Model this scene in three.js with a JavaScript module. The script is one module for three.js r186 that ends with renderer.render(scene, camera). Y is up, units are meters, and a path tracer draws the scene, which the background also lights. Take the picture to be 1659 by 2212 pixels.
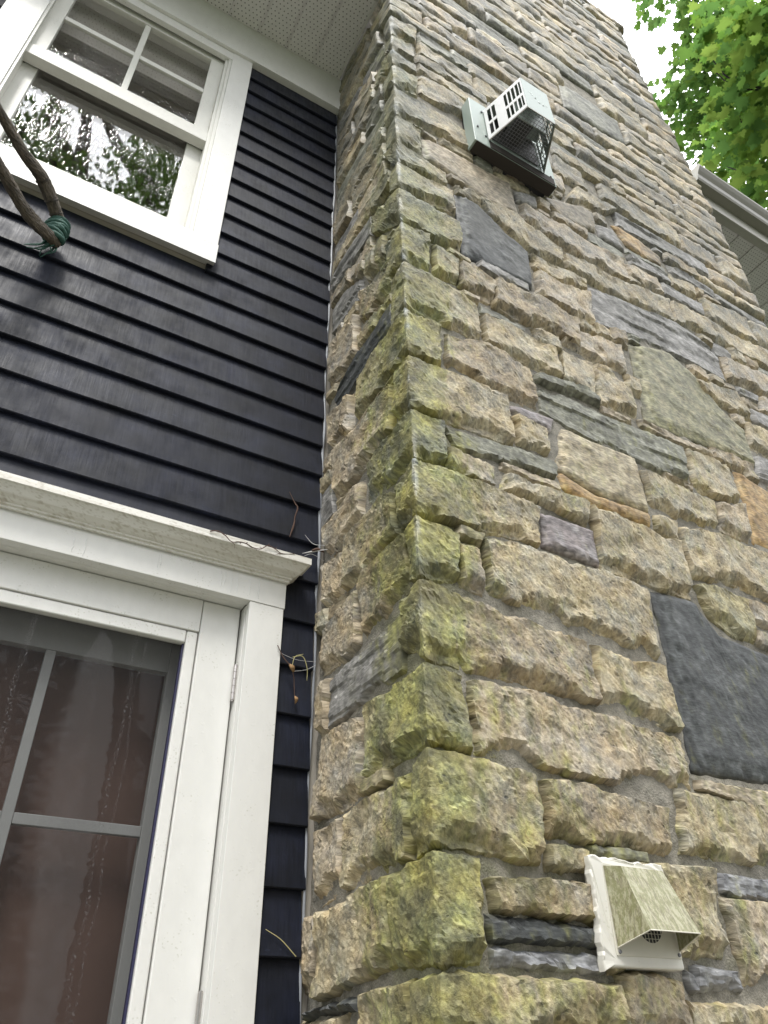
import * as THREE from 'three';
import { mergeGeometries } from 'three/addons/utils/BufferGeometryUtils.js';
import { RoundedBoxGeometry } from 'three/addons/geometries/RoundedBoxGeometry.js';
import { createNoise2D, createNoise3D } from 'simplex-noise';

// ───────────────────────── camera, sky, sun, exposure ─────────────────────────
const EYE = 1.45;                                   // camera height above the ground
const scene = new THREE.Scene();
const camera = new THREE.PerspectiveCamera(68.45, 768 / 1024, 0.05, 400);
camera.position.set(0, EYE, 1.9);
const FWD = new THREE.Vector3(0.409725, 0.592197, -0.693850);
const RIGHT = new THREE.Vector3(0.866959, -0.016207, 0.498115);
const UPV = new THREE.Vector3(-0.283737, 0.805630, 0.520051);
camera.setRotationFromMatrix(new THREE.Matrix4().makeBasis(RIGHT, UPV, FWD.clone().negate()));

{ // bright overcast sky
  const w = 256, h = 128, d = new Float32Array(w * h * 4);
  const n3 = createNoise3D(rng(77));
  for (let j = 0; j < h; j++) for (let i = 0; i < w; i++) {
    const el = ((j + 0.5) / h - 0.5) * Math.PI, az = (i + 0.5) / w * Math.PI * 2, k = (j * w + i) * 4;
    const s = Math.max(0, Math.sin(el));
    const x = Math.cos(el) * Math.cos(az), z = Math.cos(el) * Math.sin(az), y = Math.sin(el);
    const cl = 1 + 0.10 * n3(x * 1.6, y * 2.4, z * 1.6) + 0.05 * n3(x * 4, y * 5, z * 4);
    let L = (0.42 + 1.0 * s) * cl;
    if (el < -0.02) L = 0.3;
    d[k] = L * 0.985; d[k + 1] = L * 0.995; d[k + 2] = L * 1.03; d[k + 3] = 1;
  }
  const sky = new THREE.DataTexture(d, w, h, THREE.RGBAFormat, THREE.FloatType);
  sky.mapping = THREE.EquirectangularReflectionMapping; sky.magFilter = THREE.LinearFilter; sky.minFilter = THREE.LinearFilter;
  sky.wrapS = THREE.RepeatWrapping; sky.needsUpdate = true;
  scene.background = sky; scene.environment = sky;
}
const sun = new THREE.DirectionalLight(new THREE.Color(1, 0.97, 0.92), 1.5);
sun.position.set(-4.5, 24, 10.5); sun.target.position.set(1.5, 3, 0);
sun.castShadow = true; sun.shadow.radius = 28; sun.shadow.mapSize.set(2048, 2048);
Object.assign(sun.shadow.camera, { left: -16, right: 16, top: 16, bottom: -16, near: 1, far: 70 });
scene.add(sun, sun.target);
const renderer = new THREE.WebGLRenderer({ antialias: true });
renderer.toneMapping = THREE.LinearToneMapping;
renderer.toneMappingExposure = 2.85;
renderer.shadowMap.enabled = true;

// ───────────────────────── helpers ─────────────────────────
function rng(seed) { let a = seed >>> 0; return () => { a = (a + 0x6D2B79F5) | 0; let t = Math.imul(a ^ (a >>> 15), 1 | a); t = (t + Math.imul(t ^ (t >>> 7), 61 | t)) ^ t; return ((t ^ (t >>> 14)) >>> 0) / 4294967296; }; }
const N2 = createNoise2D(rng(5)), N3 = createNoise3D(rng(9));
const clamp = (x, a = 0, b = 1) => Math.min(b, Math.max(a, x));
const sstep = (a, b, x) => { const t = clamp((x - a) / (b - a)); return t * t * (3 - 2 * t); };
const lerp = (a, b, t) => a + (b - a) * t;
const mix3 = (a, b, t) => [lerp(a[0], b[0], t), lerp(a[1], b[1], t), lerp(a[2], b[2], t)];
const fbm2 = (x, y, o = 4) => { let s = 0, a = 0.5; for (let i = 0; i < o; i++) { s += a * N2(x, y); x = x * 2.03 + 7.1; y = y * 2.03 - 3.7; a *= 0.5; } return s; };
// split-rock facets: each cell of a jittered grid is a small tilted plane
const hash = (i, j, k) => { let h = Math.imul(i, 374761393) ^ Math.imul(j, 668265263) ^ Math.imul(k, 2147483647 - 1640531527); h = Math.imul(h ^ (h >>> 13), 1274126177); return ((h ^ (h >>> 16)) >>> 0) / 4294967296; };
function facet(x, y, per = 0) {
  const X = Math.floor(x), Y = Math.floor(y); let best = 9, r = 0; const m = v => per ? ((v % per) + per) % per : v;
  for (let j = -1; j <= 1; j++) for (let i = -1; i <= 1; i++) { const a = X + i, b = Y + j, ma = m(a), mb = m(b), dx = x - a - hash(ma, mb, 1), dy = y - b - hash(ma, mb, 2), d = dx * dx + dy * dy; if (d < best) { best = d; r = (hash(ma, mb, 3) - 0.5) * 2 * dx + (hash(ma, mb, 4) - 0.35) * 2 * dy + (hash(ma, mb, 5) - 0.5) * 0.7; } }
  return r;
}
const V = (x, y, z) => new THREE.Vector3(x, y, z);
// photo pixel (1659 x 2212 view) -> the point of its ray on the plane z = const, or at a distance
const F_PX = 1625.981;
function rayOf(u, v) { return FWD.clone().multiplyScalar(F_PX).addScaledVector(RIGHT, u - 829.5).addScaledVector(UPV, 1106 - v).normalize(); }
function onZ(u, v, z) { const r = rayOf(u, v); return r.multiplyScalar((z - 1.9) / r.z).add(camera.position); }
function atDist(u, v, d) { return rayOf(u, v).multiplyScalar(d).add(camera.position); }
// heights below are measured from the camera's height; wall measurements were made on z = 0 and move with the face they lie on
const k0 = z => (1.9 - z) / 1.9;
const Yw = y => y + EYE;

const names = {};
function numbered(n) { const c = names[n] = (names[n] ?? -1) + 1; return c ? `${n}_${String(c).padStart(3, '0')}` : n; }
function thing(name, label, category, group) {
  const g = new THREE.Group(); g.name = numbered(name); g.userData = { label, category }; if (group) g.userData.group = group;
  scene.add(g); return g;
}
function part(name, parent) { const g = new THREE.Group(); g.name = name; parent.add(g); return g; }
function mesh(name, geo, mat, parent, label) {
  const m = new THREE.Mesh(geo, mat); m.name = name; m.castShadow = m.receiveShadow = true; if (label) m.userData.label = label;
  parent.add(m); return m;
}
function structure(name, geo, mat) { const m = mesh(name, geo, mat, scene); m.userData.kind = 'structure'; return m; }
// box between two corners, slightly rounded, uv in metres
function uvBox(g) {
  const p = g.attributes.position, n = g.attributes.normal, uv = new Float32Array(p.count * 2);
  for (let i = 0; i < p.count; i++) {
    const ax = Math.abs(n.getX(i)), ay = Math.abs(n.getY(i)), az = Math.abs(n.getZ(i));
    let u, v;
    if (az >= ax && az >= ay) { u = p.getX(i); v = p.getY(i); } else if (ax >= ay) { u = p.getZ(i); v = p.getY(i); } else { u = p.getX(i); v = p.getZ(i); }
    uv[2 * i] = u; uv[2 * i + 1] = v;
  }
  g.setAttribute('uv', new THREE.BufferAttribute(uv, 2)); return g;
}
function box(x0, x1, y0, y1, z0, z1, r = 0.002) {
  const w = Math.abs(x1 - x0), h = Math.abs(y1 - y0), d = Math.abs(z1 - z0); r = Math.min(r, w * 0.45, h * 0.45, d * 0.45);
  const g = r > 0 ? new RoundedBoxGeometry(w, h, d, 1, r) : new THREE.BoxGeometry(w, h, d);
  g.translate((x0 + x1) / 2, (y0 + y1) / 2, (z0 + z1) / 2); return uvBox(g);
}
function plain(g) { const o = g.index ? g.toNonIndexed() : g; for (const k of Object.keys(o.attributes)) if (!['position', 'normal', 'uv'].includes(k)) o.deleteAttribute(k); return o; }
const merge = gs => mergeGeometries(gs.map(plain));
function tube(pts, radii, seg = 8, steps, knob = 0) {
  const c = new THREE.CatmullRomCurve3(pts), n = steps || pts.length * 5, fr = c.computeFrenetFrames(n, false);
  const pos = [], uv = [], idx = []; const len = c.getLength();
  for (let i = 0; i <= n; i++) {
    const t = i / n, p = c.getPointAt(t), f = t * (radii.length - 1), k = Math.min(radii.length - 2, Math.floor(f)), r = radii.length > 1 ? lerp(radii[k], radii[k + 1], f - k) : radii[0];
    for (let j = 0; j <= seg; j++) {
      const a = j / seg * Math.PI * 2, rr = knob ? r * (1 + knob * (N3(Math.cos(a) * 1.2 + p.x * 9, p.y * 11, Math.sin(a) * 1.2 + p.z * 9) + 0.5 * N3(Math.cos(a) * 3, t * 40, Math.sin(a) * 3))) : r, ca = Math.cos(a) * rr, sa = Math.sin(a) * rr;
      pos.push(p.x + fr.normals[i].x * ca + fr.binormals[i].x * sa, p.y + fr.normals[i].y * ca + fr.binormals[i].y * sa, p.z + fr.normals[i].z * ca + fr.binormals[i].z * sa);
      uv.push(j / seg * 6.28 * r, t * len);
    }
  }
  for (let i = 0; i < n; i++) for (let j = 0; j < seg; j++) { const a = i * (seg + 1) + j, b = a + seg + 1; idx.push(a, b, a + 1, b, b + 1, a + 1); }
  for (const [row, flip] of [[0, 0], [n, 1]]) { const b = row * (seg + 1); for (let j = 1; j < seg - 1; j++) flip ? idx.push(b, b + j + 1, b + j) : idx.push(b, b + j, b + j + 1); }
  const g = new THREE.BufferGeometry(); g.setAttribute('position', new THREE.Float32BufferAttribute(pos, 3)); g.setAttribute('uv', new THREE.Float32BufferAttribute(uv, 2)); g.setIndex(idx); g.computeVertexNormals(); return g;
}
// extrude a (z, y) outline along x
function alongX(outline, x0, x1) {
  const s = new THREE.Shape(outline.map(([z, y]) => new THREE.Vector2(-z, y)));
  const g = new THREE.ExtrudeGeometry(s, { depth: x1 - x0, bevelEnabled: false, steps: 1 });
  g.rotateY(Math.PI / 2); g.translate(x0, 0, 0); return uvBox(g);
}

// ───────────────────────── textures ─────────────────────────
function tex(size, fn, srgb, rep) {       // fn(u, v) -> [r, g, b] or value, 0..1 ; tileable by blending is left to the noise scale
  const [w, h] = Array.isArray(size) ? size : [size, size], d = new Uint8Array(w * h * 4);
  for (let j = 0; j < h; j++) for (let i = 0; i < w; i++) {
    let c = fn((i + 0.5) / w, (j + 0.5) / h); if (!Array.isArray(c)) c = [c, c, c];
    const k = (j * w + i) * 4; for (let q = 0; q < 3; q++) d[k + q] = clamp(c[q]) * 255; d[k + 3] = c.length > 3 ? clamp(c[3]) * 255 : 255;
  }
  const t = new THREE.DataTexture(d, w, h, THREE.RGBAFormat); t.magFilter = THREE.LinearFilter; t.minFilter = THREE.LinearMipmapLinearFilter; t.generateMipmaps = true;
  t.wrapS = t.wrapT = THREE.RepeatWrapping; if (srgb) t.colorSpace = THREE.SRGBColorSpace; if (rep) t.repeat.set(rep[0], rep[1]); t.needsUpdate = true; return t;
}
// tileable noise on a torus of period 1 (frequency f = features per tile)
const TN = (() => { const n3 = createNoise3D(rng(21)); return (u, v, f, s = 0, sx = 1) => {
  const wu = sstep(0.8, 1, u), wv = sstep(0.8, 1, v), q = (x, y) => n3(x * f * sx + s * 17.3, y * f, s);
  const a = wu ? lerp(q(u, v), q(u - 1, v), wu) : q(u, v); if (!wv) return a;
  return lerp(a, wu ? lerp(q(u, v - 1), q(u - 1, v - 1), wu) : q(u, v - 1), wv); }; })();
const tfbm = (u, v, f, o, s = 0, sx = 1) => { let r = 0, a = 0.5; for (let i = 0; i < o; i++) { r += a * TN(u, v, f, s + i, sx); f *= 2.1; a *= 0.55; } return r; };
const RT = 0.42;       // metres covered by one rock tile
const rockHeight = (u, v) => {
  const pit = sstep(0.66, 0.80, TN(u, v, 22, 3, 0.6)) * sstep(0.1, 0.5, TN(u, v, 4, 8));
  const wu = u + 0.012 * TN(u, v, 20, 2), wv = v + 0.012 * TN(u, v, 20, 4);
  return { h: 0.55 + 0.22 * facet(wu * 34, wv * 38, 0) * sstep(0, 0.03, Math.min(u, v, 1 - u, 1 - v)) + 0.20 * tfbm(u, v, 40, 4, 1, 0.8) + 0.08 * TN(u, v, 130, 13) - 0.35 * pit, pit };
};
const rockMap = tex(1024, (u, v) => {
  const { pit } = rockHeight(u, v), g = tfbm(u, v, 30, 4, 31), b = tfbm(u, v, 7, 4, 41), w = TN(u, v, 3, 51);
  let l = 0.88 + 0.25 * g + 0.15 * b - 0.26 * pit; const warm = 0.05 * w + 0.06 * b;
  return [l + warm * 0.5, l, l - warm];
}, true, [1 / RT, 1 / RT]);
const rockBump = tex(1024, (u, v) => rockHeight(u, v).h, false, [1 / RT, 1 / RT]);
const slateMap = tex(512, (u, v) => { const g = tfbm(u, v, 18, 4, 61, 0.7), b = tfbm(u, v, 5, 3, 71), l = 0.84 + 0.22 * g + 0.13 * b + 0.14 * TN(u, v, 70, 79, 0.25) + 0.10 * Math.pow(Math.max(0, TN(u, v, 9, 76, 0.35)), 3); return [l, l, l]; }, true, [1 / 0.5, 1 / 0.5]);
const slateBump = tex(1024, (u, v) => 0.5 + 0.16 * tfbm(u, v, 40, 4, 81, 0.6) + 0.1 * TN(u, v, 120, 83) + 0.16 * sstep(-0.05, 0.05, tfbm(u, v, 4, 3, 85)) - 0.11, false, [1 / 0.5, 1 / 0.5]);
const mortarMap = tex(512, (u, v) => { const l = 0.84 + 0.14 * tfbm(u, v, 60, 3, 91) + 0.18 * tfbm(u, v, 8, 3, 95); return [l, l * 0.99, l * 0.97]; }, true, [1 / 0.3, 1 / 0.3]);
const mortarBump = tex(512, (u, v) => 0.5 + 0.3 * tfbm(u, v, 40, 4, 101) + 0.25 * tfbm(u, v, 10, 2, 105), false, [1 / 0.3, 1 / 0.3]);
const sidingMap = tex([1024, 512], (u, v) => {
  const streak = TN(u, v, 5, 111, 26), fine = TN(u, v, 9, 117, 44), blot = tfbm(u, v, 4, 4, 121, 1.6), sp = sstep(0.78, 0.9, TN(u, v, 60, 131)) * sstep(0.2, 0.6, TN(u, v, 5, 137));
  const l = 0.66 + 0.05 * streak + 0.035 * fine + 0.20 * blot + 0.2 * sp; return [l, l * 0.995, l * (1.0 + 0.05 * blot)];
}, true, [1 / 1.3, 1 / 0.65]);
const sidingBump = tex([1024, 512], (u, v) => 0.5 + 0.2 * TN(u, v, 6, 141, 34) + 0.25 * tfbm(u, v, 30, 3, 145, 1.5) + 0.2 * tfbm(u, v, 10, 2, 149, 0.3), false, [1 / 1.3, 1 / 0.65]);
const sidingRough = tex([512, 256], (u, v) => 0.68 + 0.2 * tfbm(u, v, 5, 4, 151, 2.2) + 0.07 * TN(u, v, 5, 157, 20), false, [1 / 1.3, 1 / 0.65]);
const trimMap = tex(512, (u, v) => { const d = sstep(0.55, 0.85, TN(u, v, 70, 161)) * sstep(0.0, 0.5, TN(u, v, 6, 165)), l = 0.95 + 0.02 * tfbm(u, v, 6, 3, 171, 2) - 0.10 * d; return [l, l, l * (0.99 - 0.03 * d)]; }, true, [1 / 0.7, 1 / 0.7]);
const trimBump = tex(512, (u, v) => 0.5 + 0.15 * tfbm(u, v, 20, 3, 181, 3) + 0.5 * sstep(0.72, 0.82, TN(u, v, 40, 185)), false, [1 / 0.7, 1 / 0.7]);
const trimRough = tex(256, (u, v) => 0.62 + 0.22 * tfbm(u, v, 5, 3, 191, 2.5), false, [1 / 0.7, 1 / 0.7]);
const grimeMap = tex([1024, 256], (u, v) => { const a = sstep(0.15, 0.75, tfbm(u, v, 7, 4, 301, 2.6) + 0.5 * TN(u, v, 60, 305)) , b = sstep(0.5, 0.8, TN(u, v, 30, 309, 2)), c = sstep(0.25, 0.6, TN(u, v, 16, 313, 0.12)) * 0.5; const t = clamp(a * 0.55 + b * 0.35 + c * 0.5); return mix3([0.95, 0.945, 0.92], [0.55, 0.49, 0.40], t * 0.42); }, true, [1 / 1.1, 1 / 0.28]);
const soffitMap = tex([512, 512], (u, v) => {   // tiny round vent holes, staggered in groups, on an off-white sheet
  const gx = u * 9, gy = v * 9, odd = Math.floor(gy) % 2, fx = gx + odd * 0.5, cx = fx - Math.floor(fx) - 0.5, cy = gy - Math.floor(gy) - 0.5;
  const hole = Math.hypot(cx, cy) < 0.15 ? 1 : 0, l = 0.93 + 0.03 * tfbm(u, v, 5, 3, 201); return hole ? [0.42, 0.42, 0.41] : [l, l, l];
}, true, [1 / 0.2, 1 / 0.2]);
const barkMap = tex(512, (u, v) => { const l = 0.72 + 0.3 * tfbm(u, v, 8, 4, 211, 2) + 0.15 * TN(u, v, 3, 215); return [l, l * 0.97, l * 0.92]; }, true, [1 / 0.15, 1 / 0.3]);
const barkBump = tex(512, (u, v) => 0.5 + 0.45 * tfbm(u, v, 10, 4, 221, 2), false, [1 / 0.15, 1 / 0.3]);
const rustMap = tex(256, (u, v) => { const m = tfbm(u, v, 7, 4, 231), g = tfbm(u, v, 22, 3, 235), t = sstep(-0.35, 0.25, m + 0.5 * g); return mix3([0.80, 0.80, 0.74], [0.53, 0.55, 0.36], t * 0.85); }, true, [1 / 0.12, 1 / 0.12]);
const dropBump = tex(1024, (u, v) => {          // rain drops and runs on a pane
  const d = sstep(0.5, 0.72, TN(u, v, 46, 241)) * sstep(-0.2, 0.3, TN(u, v, 4, 247)), run = sstep(0.45, 0.6, TN(u, v, 7, 251, 5)) * 0.7;
  return 0.2 + 0.6 * Math.max(d, run * 0.6) + 0.05 * TN(u, v, 3, 255);
}, false, [1 / 0.55, 1 / 0.55]);
const mossyPaint = tex(512, (u, v) => { const st = tfbm(u, v, 5, 4, 261, 1.6), gr = tfbm(u, v, 26, 3, 265, 1.5), a = sstep(-0.28, 0.30, st + 0.5 * gr), b = sstep(0.0, 0.45, tfbm(u, v, 4, 3, 269, 3) + 0.3 * gr); return mix3(mix3([0.78, 0.77, 0.64], [0.58, 0.585, 0.40], a * 0.85), [0.50, 0.47, 0.36], b * 0.55); }, true, [1 / 0.10, 1 / 0.16]);

// ───────────────────────── materials ─────────────────────────
const std = o => new THREE.MeshStandardMaterial({ side: THREE.DoubleSide, ...o });
const phys = o => new THREE.MeshPhysicalMaterial({ side: THREE.DoubleSide, ...o });
const lin = (r, g, b) => new THREE.Color().setRGB(r, g, b);
const M = {
  rock: std({ vertexColors: true, map: rockMap, bumpMap: rockBump, bumpScale: 0.0026, roughness: 0.6 }),
  slate: std({ vertexColors: true, map: slateMap, bumpMap: slateBump, bumpScale: 0.0016, roughness: 0.6 }),
  mortar: std({ vertexColors: true, map: mortarMap, bumpMap: mortarBump, bumpScale: 0.004, roughness: 0.85 }),
  siding: phys({ specularIntensity: 0.5, color: lin(0.0165, 0.0215, 0.041), map: sidingMap, bumpMap: sidingBump, bumpScale: 0.0005, roughness: 0.85, roughnessMap: sidingRough }),
  siding2: phys({ specularIntensity: 0.55, color: lin(0.020, 0.0255, 0.046), map: sidingMap, bumpMap: sidingBump, bumpScale: 0.0005, roughness: 0.8, roughnessMap: sidingRough }),
  trim: std({ color: lin(0.81, 0.805, 0.79), map: trimMap, bumpMap: trimBump, bumpScale: 0.0004, roughness: 0.6, roughnessMap: trimRough }),
  trimDirty: std({ color: lin(0.81, 0.805, 0.79), map: grimeMap, bumpMap: trimBump, bumpScale: 0.0004, roughness: 0.5 }),
  vinyl: std({ color: lin(0.74, 0.735, 0.70), map: trimMap, roughness: 0.45 }),
  soffit: std({ color: lin(0.78, 0.76, 0.74), map: soffitMap, roughness: 0.6 }),
  soffitPlain: std({ color: lin(0.70, 0.68, 0.66), map: trimMap, roughness: 0.55 }),
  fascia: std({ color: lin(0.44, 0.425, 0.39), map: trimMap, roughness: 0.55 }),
  gutter: std({ color: lin(0.25, 0.24, 0.21), roughness: 0.38, metalness: 0.0, map: trimMap }),
  roof: std({ color: lin(0.06, 0.058, 0.055), map: mortarMap, bumpMap: mortarBump, bumpScale: 0.006, roughness: 0.9 }),
  room: std({ color: lin(0.42, 0.39, 0.34), roughness: 0.9 }),
  shade: std({ color: lin(0.34, 0.32, 0.29), roughness: 0.9 }),
  curtain: std({ color: lin(0.074, 0.042, 0.031), roughness: 0.95 }),
  glass: phys({ color: 0xffffff, transmission: 1, thickness: 0, roughness: 0.0, ior: 2.25, bumpMap: dropBump, bumpScale: 0.0007 }),
  glassIn: phys({ color: 0xffffff, transmission: 1, thickness: 0, roughness: 0.0, ior: 2.25 }),
  glassDoor: phys({ color: 0xffffff, transmission: 1, thickness: 0, roughness: 0.0, ior: 1.5, specularIntensity: 0.25 }),
  grey: std({ color: lin(0.22, 0.225, 0.22), roughness: 0.5 }),
  black: std({ color: lin(0.03, 0.03, 0.032), roughness: 0.6 }),
  steel: std({ color: lin(0.55, 0.52, 0.50), metalness: 1, roughness: 0.28 }),
  ventPaint: std({ color: lin(0.34, 0.41, 0.375), roughness: 0.42, map: trimMap }),
  ventSkylit: std({ color: lin(0.84, 0.84, 0.85), roughness: 0.35, map: trimMap }),  // pale copy of the vent paint, with sky light put into its colour
  wire: std({ color: lin(0.16, 0.16, 0.17), roughness: 0.5 }),
  hood: std({ color: lin(0.66, 0.65, 0.66), map: mossyPaint, roughness: 0.45 }),
  hoodIn: std({ color: lin(0.72, 0.69, 0.60), map: trimMap, roughness: 0.5 }),
  caulk: std({ color: lin(0.80, 0.78, 0.72), roughness: 0.45, map: trimMap }),
  sealant: std({ color: lin(0.26, 0.275, 0.30), roughness: 0.5 }),
  bark: std({ color: lin(0.25, 0.22, 0.185), map: barkMap, bumpMap: barkBump, bumpScale: 0.008, roughness: 0.6 }),
  barkDark: std({ color: lin(0.06, 0.05, 0.04), map: barkMap, bumpMap: barkBump, bumpScale: 0.01, roughness: 0.85 }),
  cord: std({ color: lin(0.032, 0.095, 0.075), roughness: 0.7 }),
  grass: std({ color: lin(0.05, 0.085, 0.025), map: mortarMap, roughness: 0.95 }),
  paving: std({ color: lin(0.31, 0.30, 0.28), map: mortarMap, bumpMap: mortarBump, bumpScale: 0.004, roughness: 0.9 }),
  dry: std({ color: lin(0.28, 0.17, 0.08), roughness: 0.9 }),
  twig: std({ color: lin(0.09, 0.05, 0.035), roughness: 0.85 }),
  straw: std({ color: lin(0.50, 0.46, 0.22), roughness: 0.7 }),
  web: std({ color: lin(0.55, 0.55, 0.55), roughness: 0.6 }),
};

// ───────────────────────── ground ─────────────────────────
{
  const g = new THREE.PlaneGeometry(300, 300, 1, 1); g.rotateX(-Math.PI / 2); uvBox(g); structure('lawn', g, M.grass);
  structure('bounce_patio', box(-4.5, 8, 0, 0.05, 0.7, 5.5, 0.01), M.paving);  // unseen pale paving, added to bounce light up to the eaves
}

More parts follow.
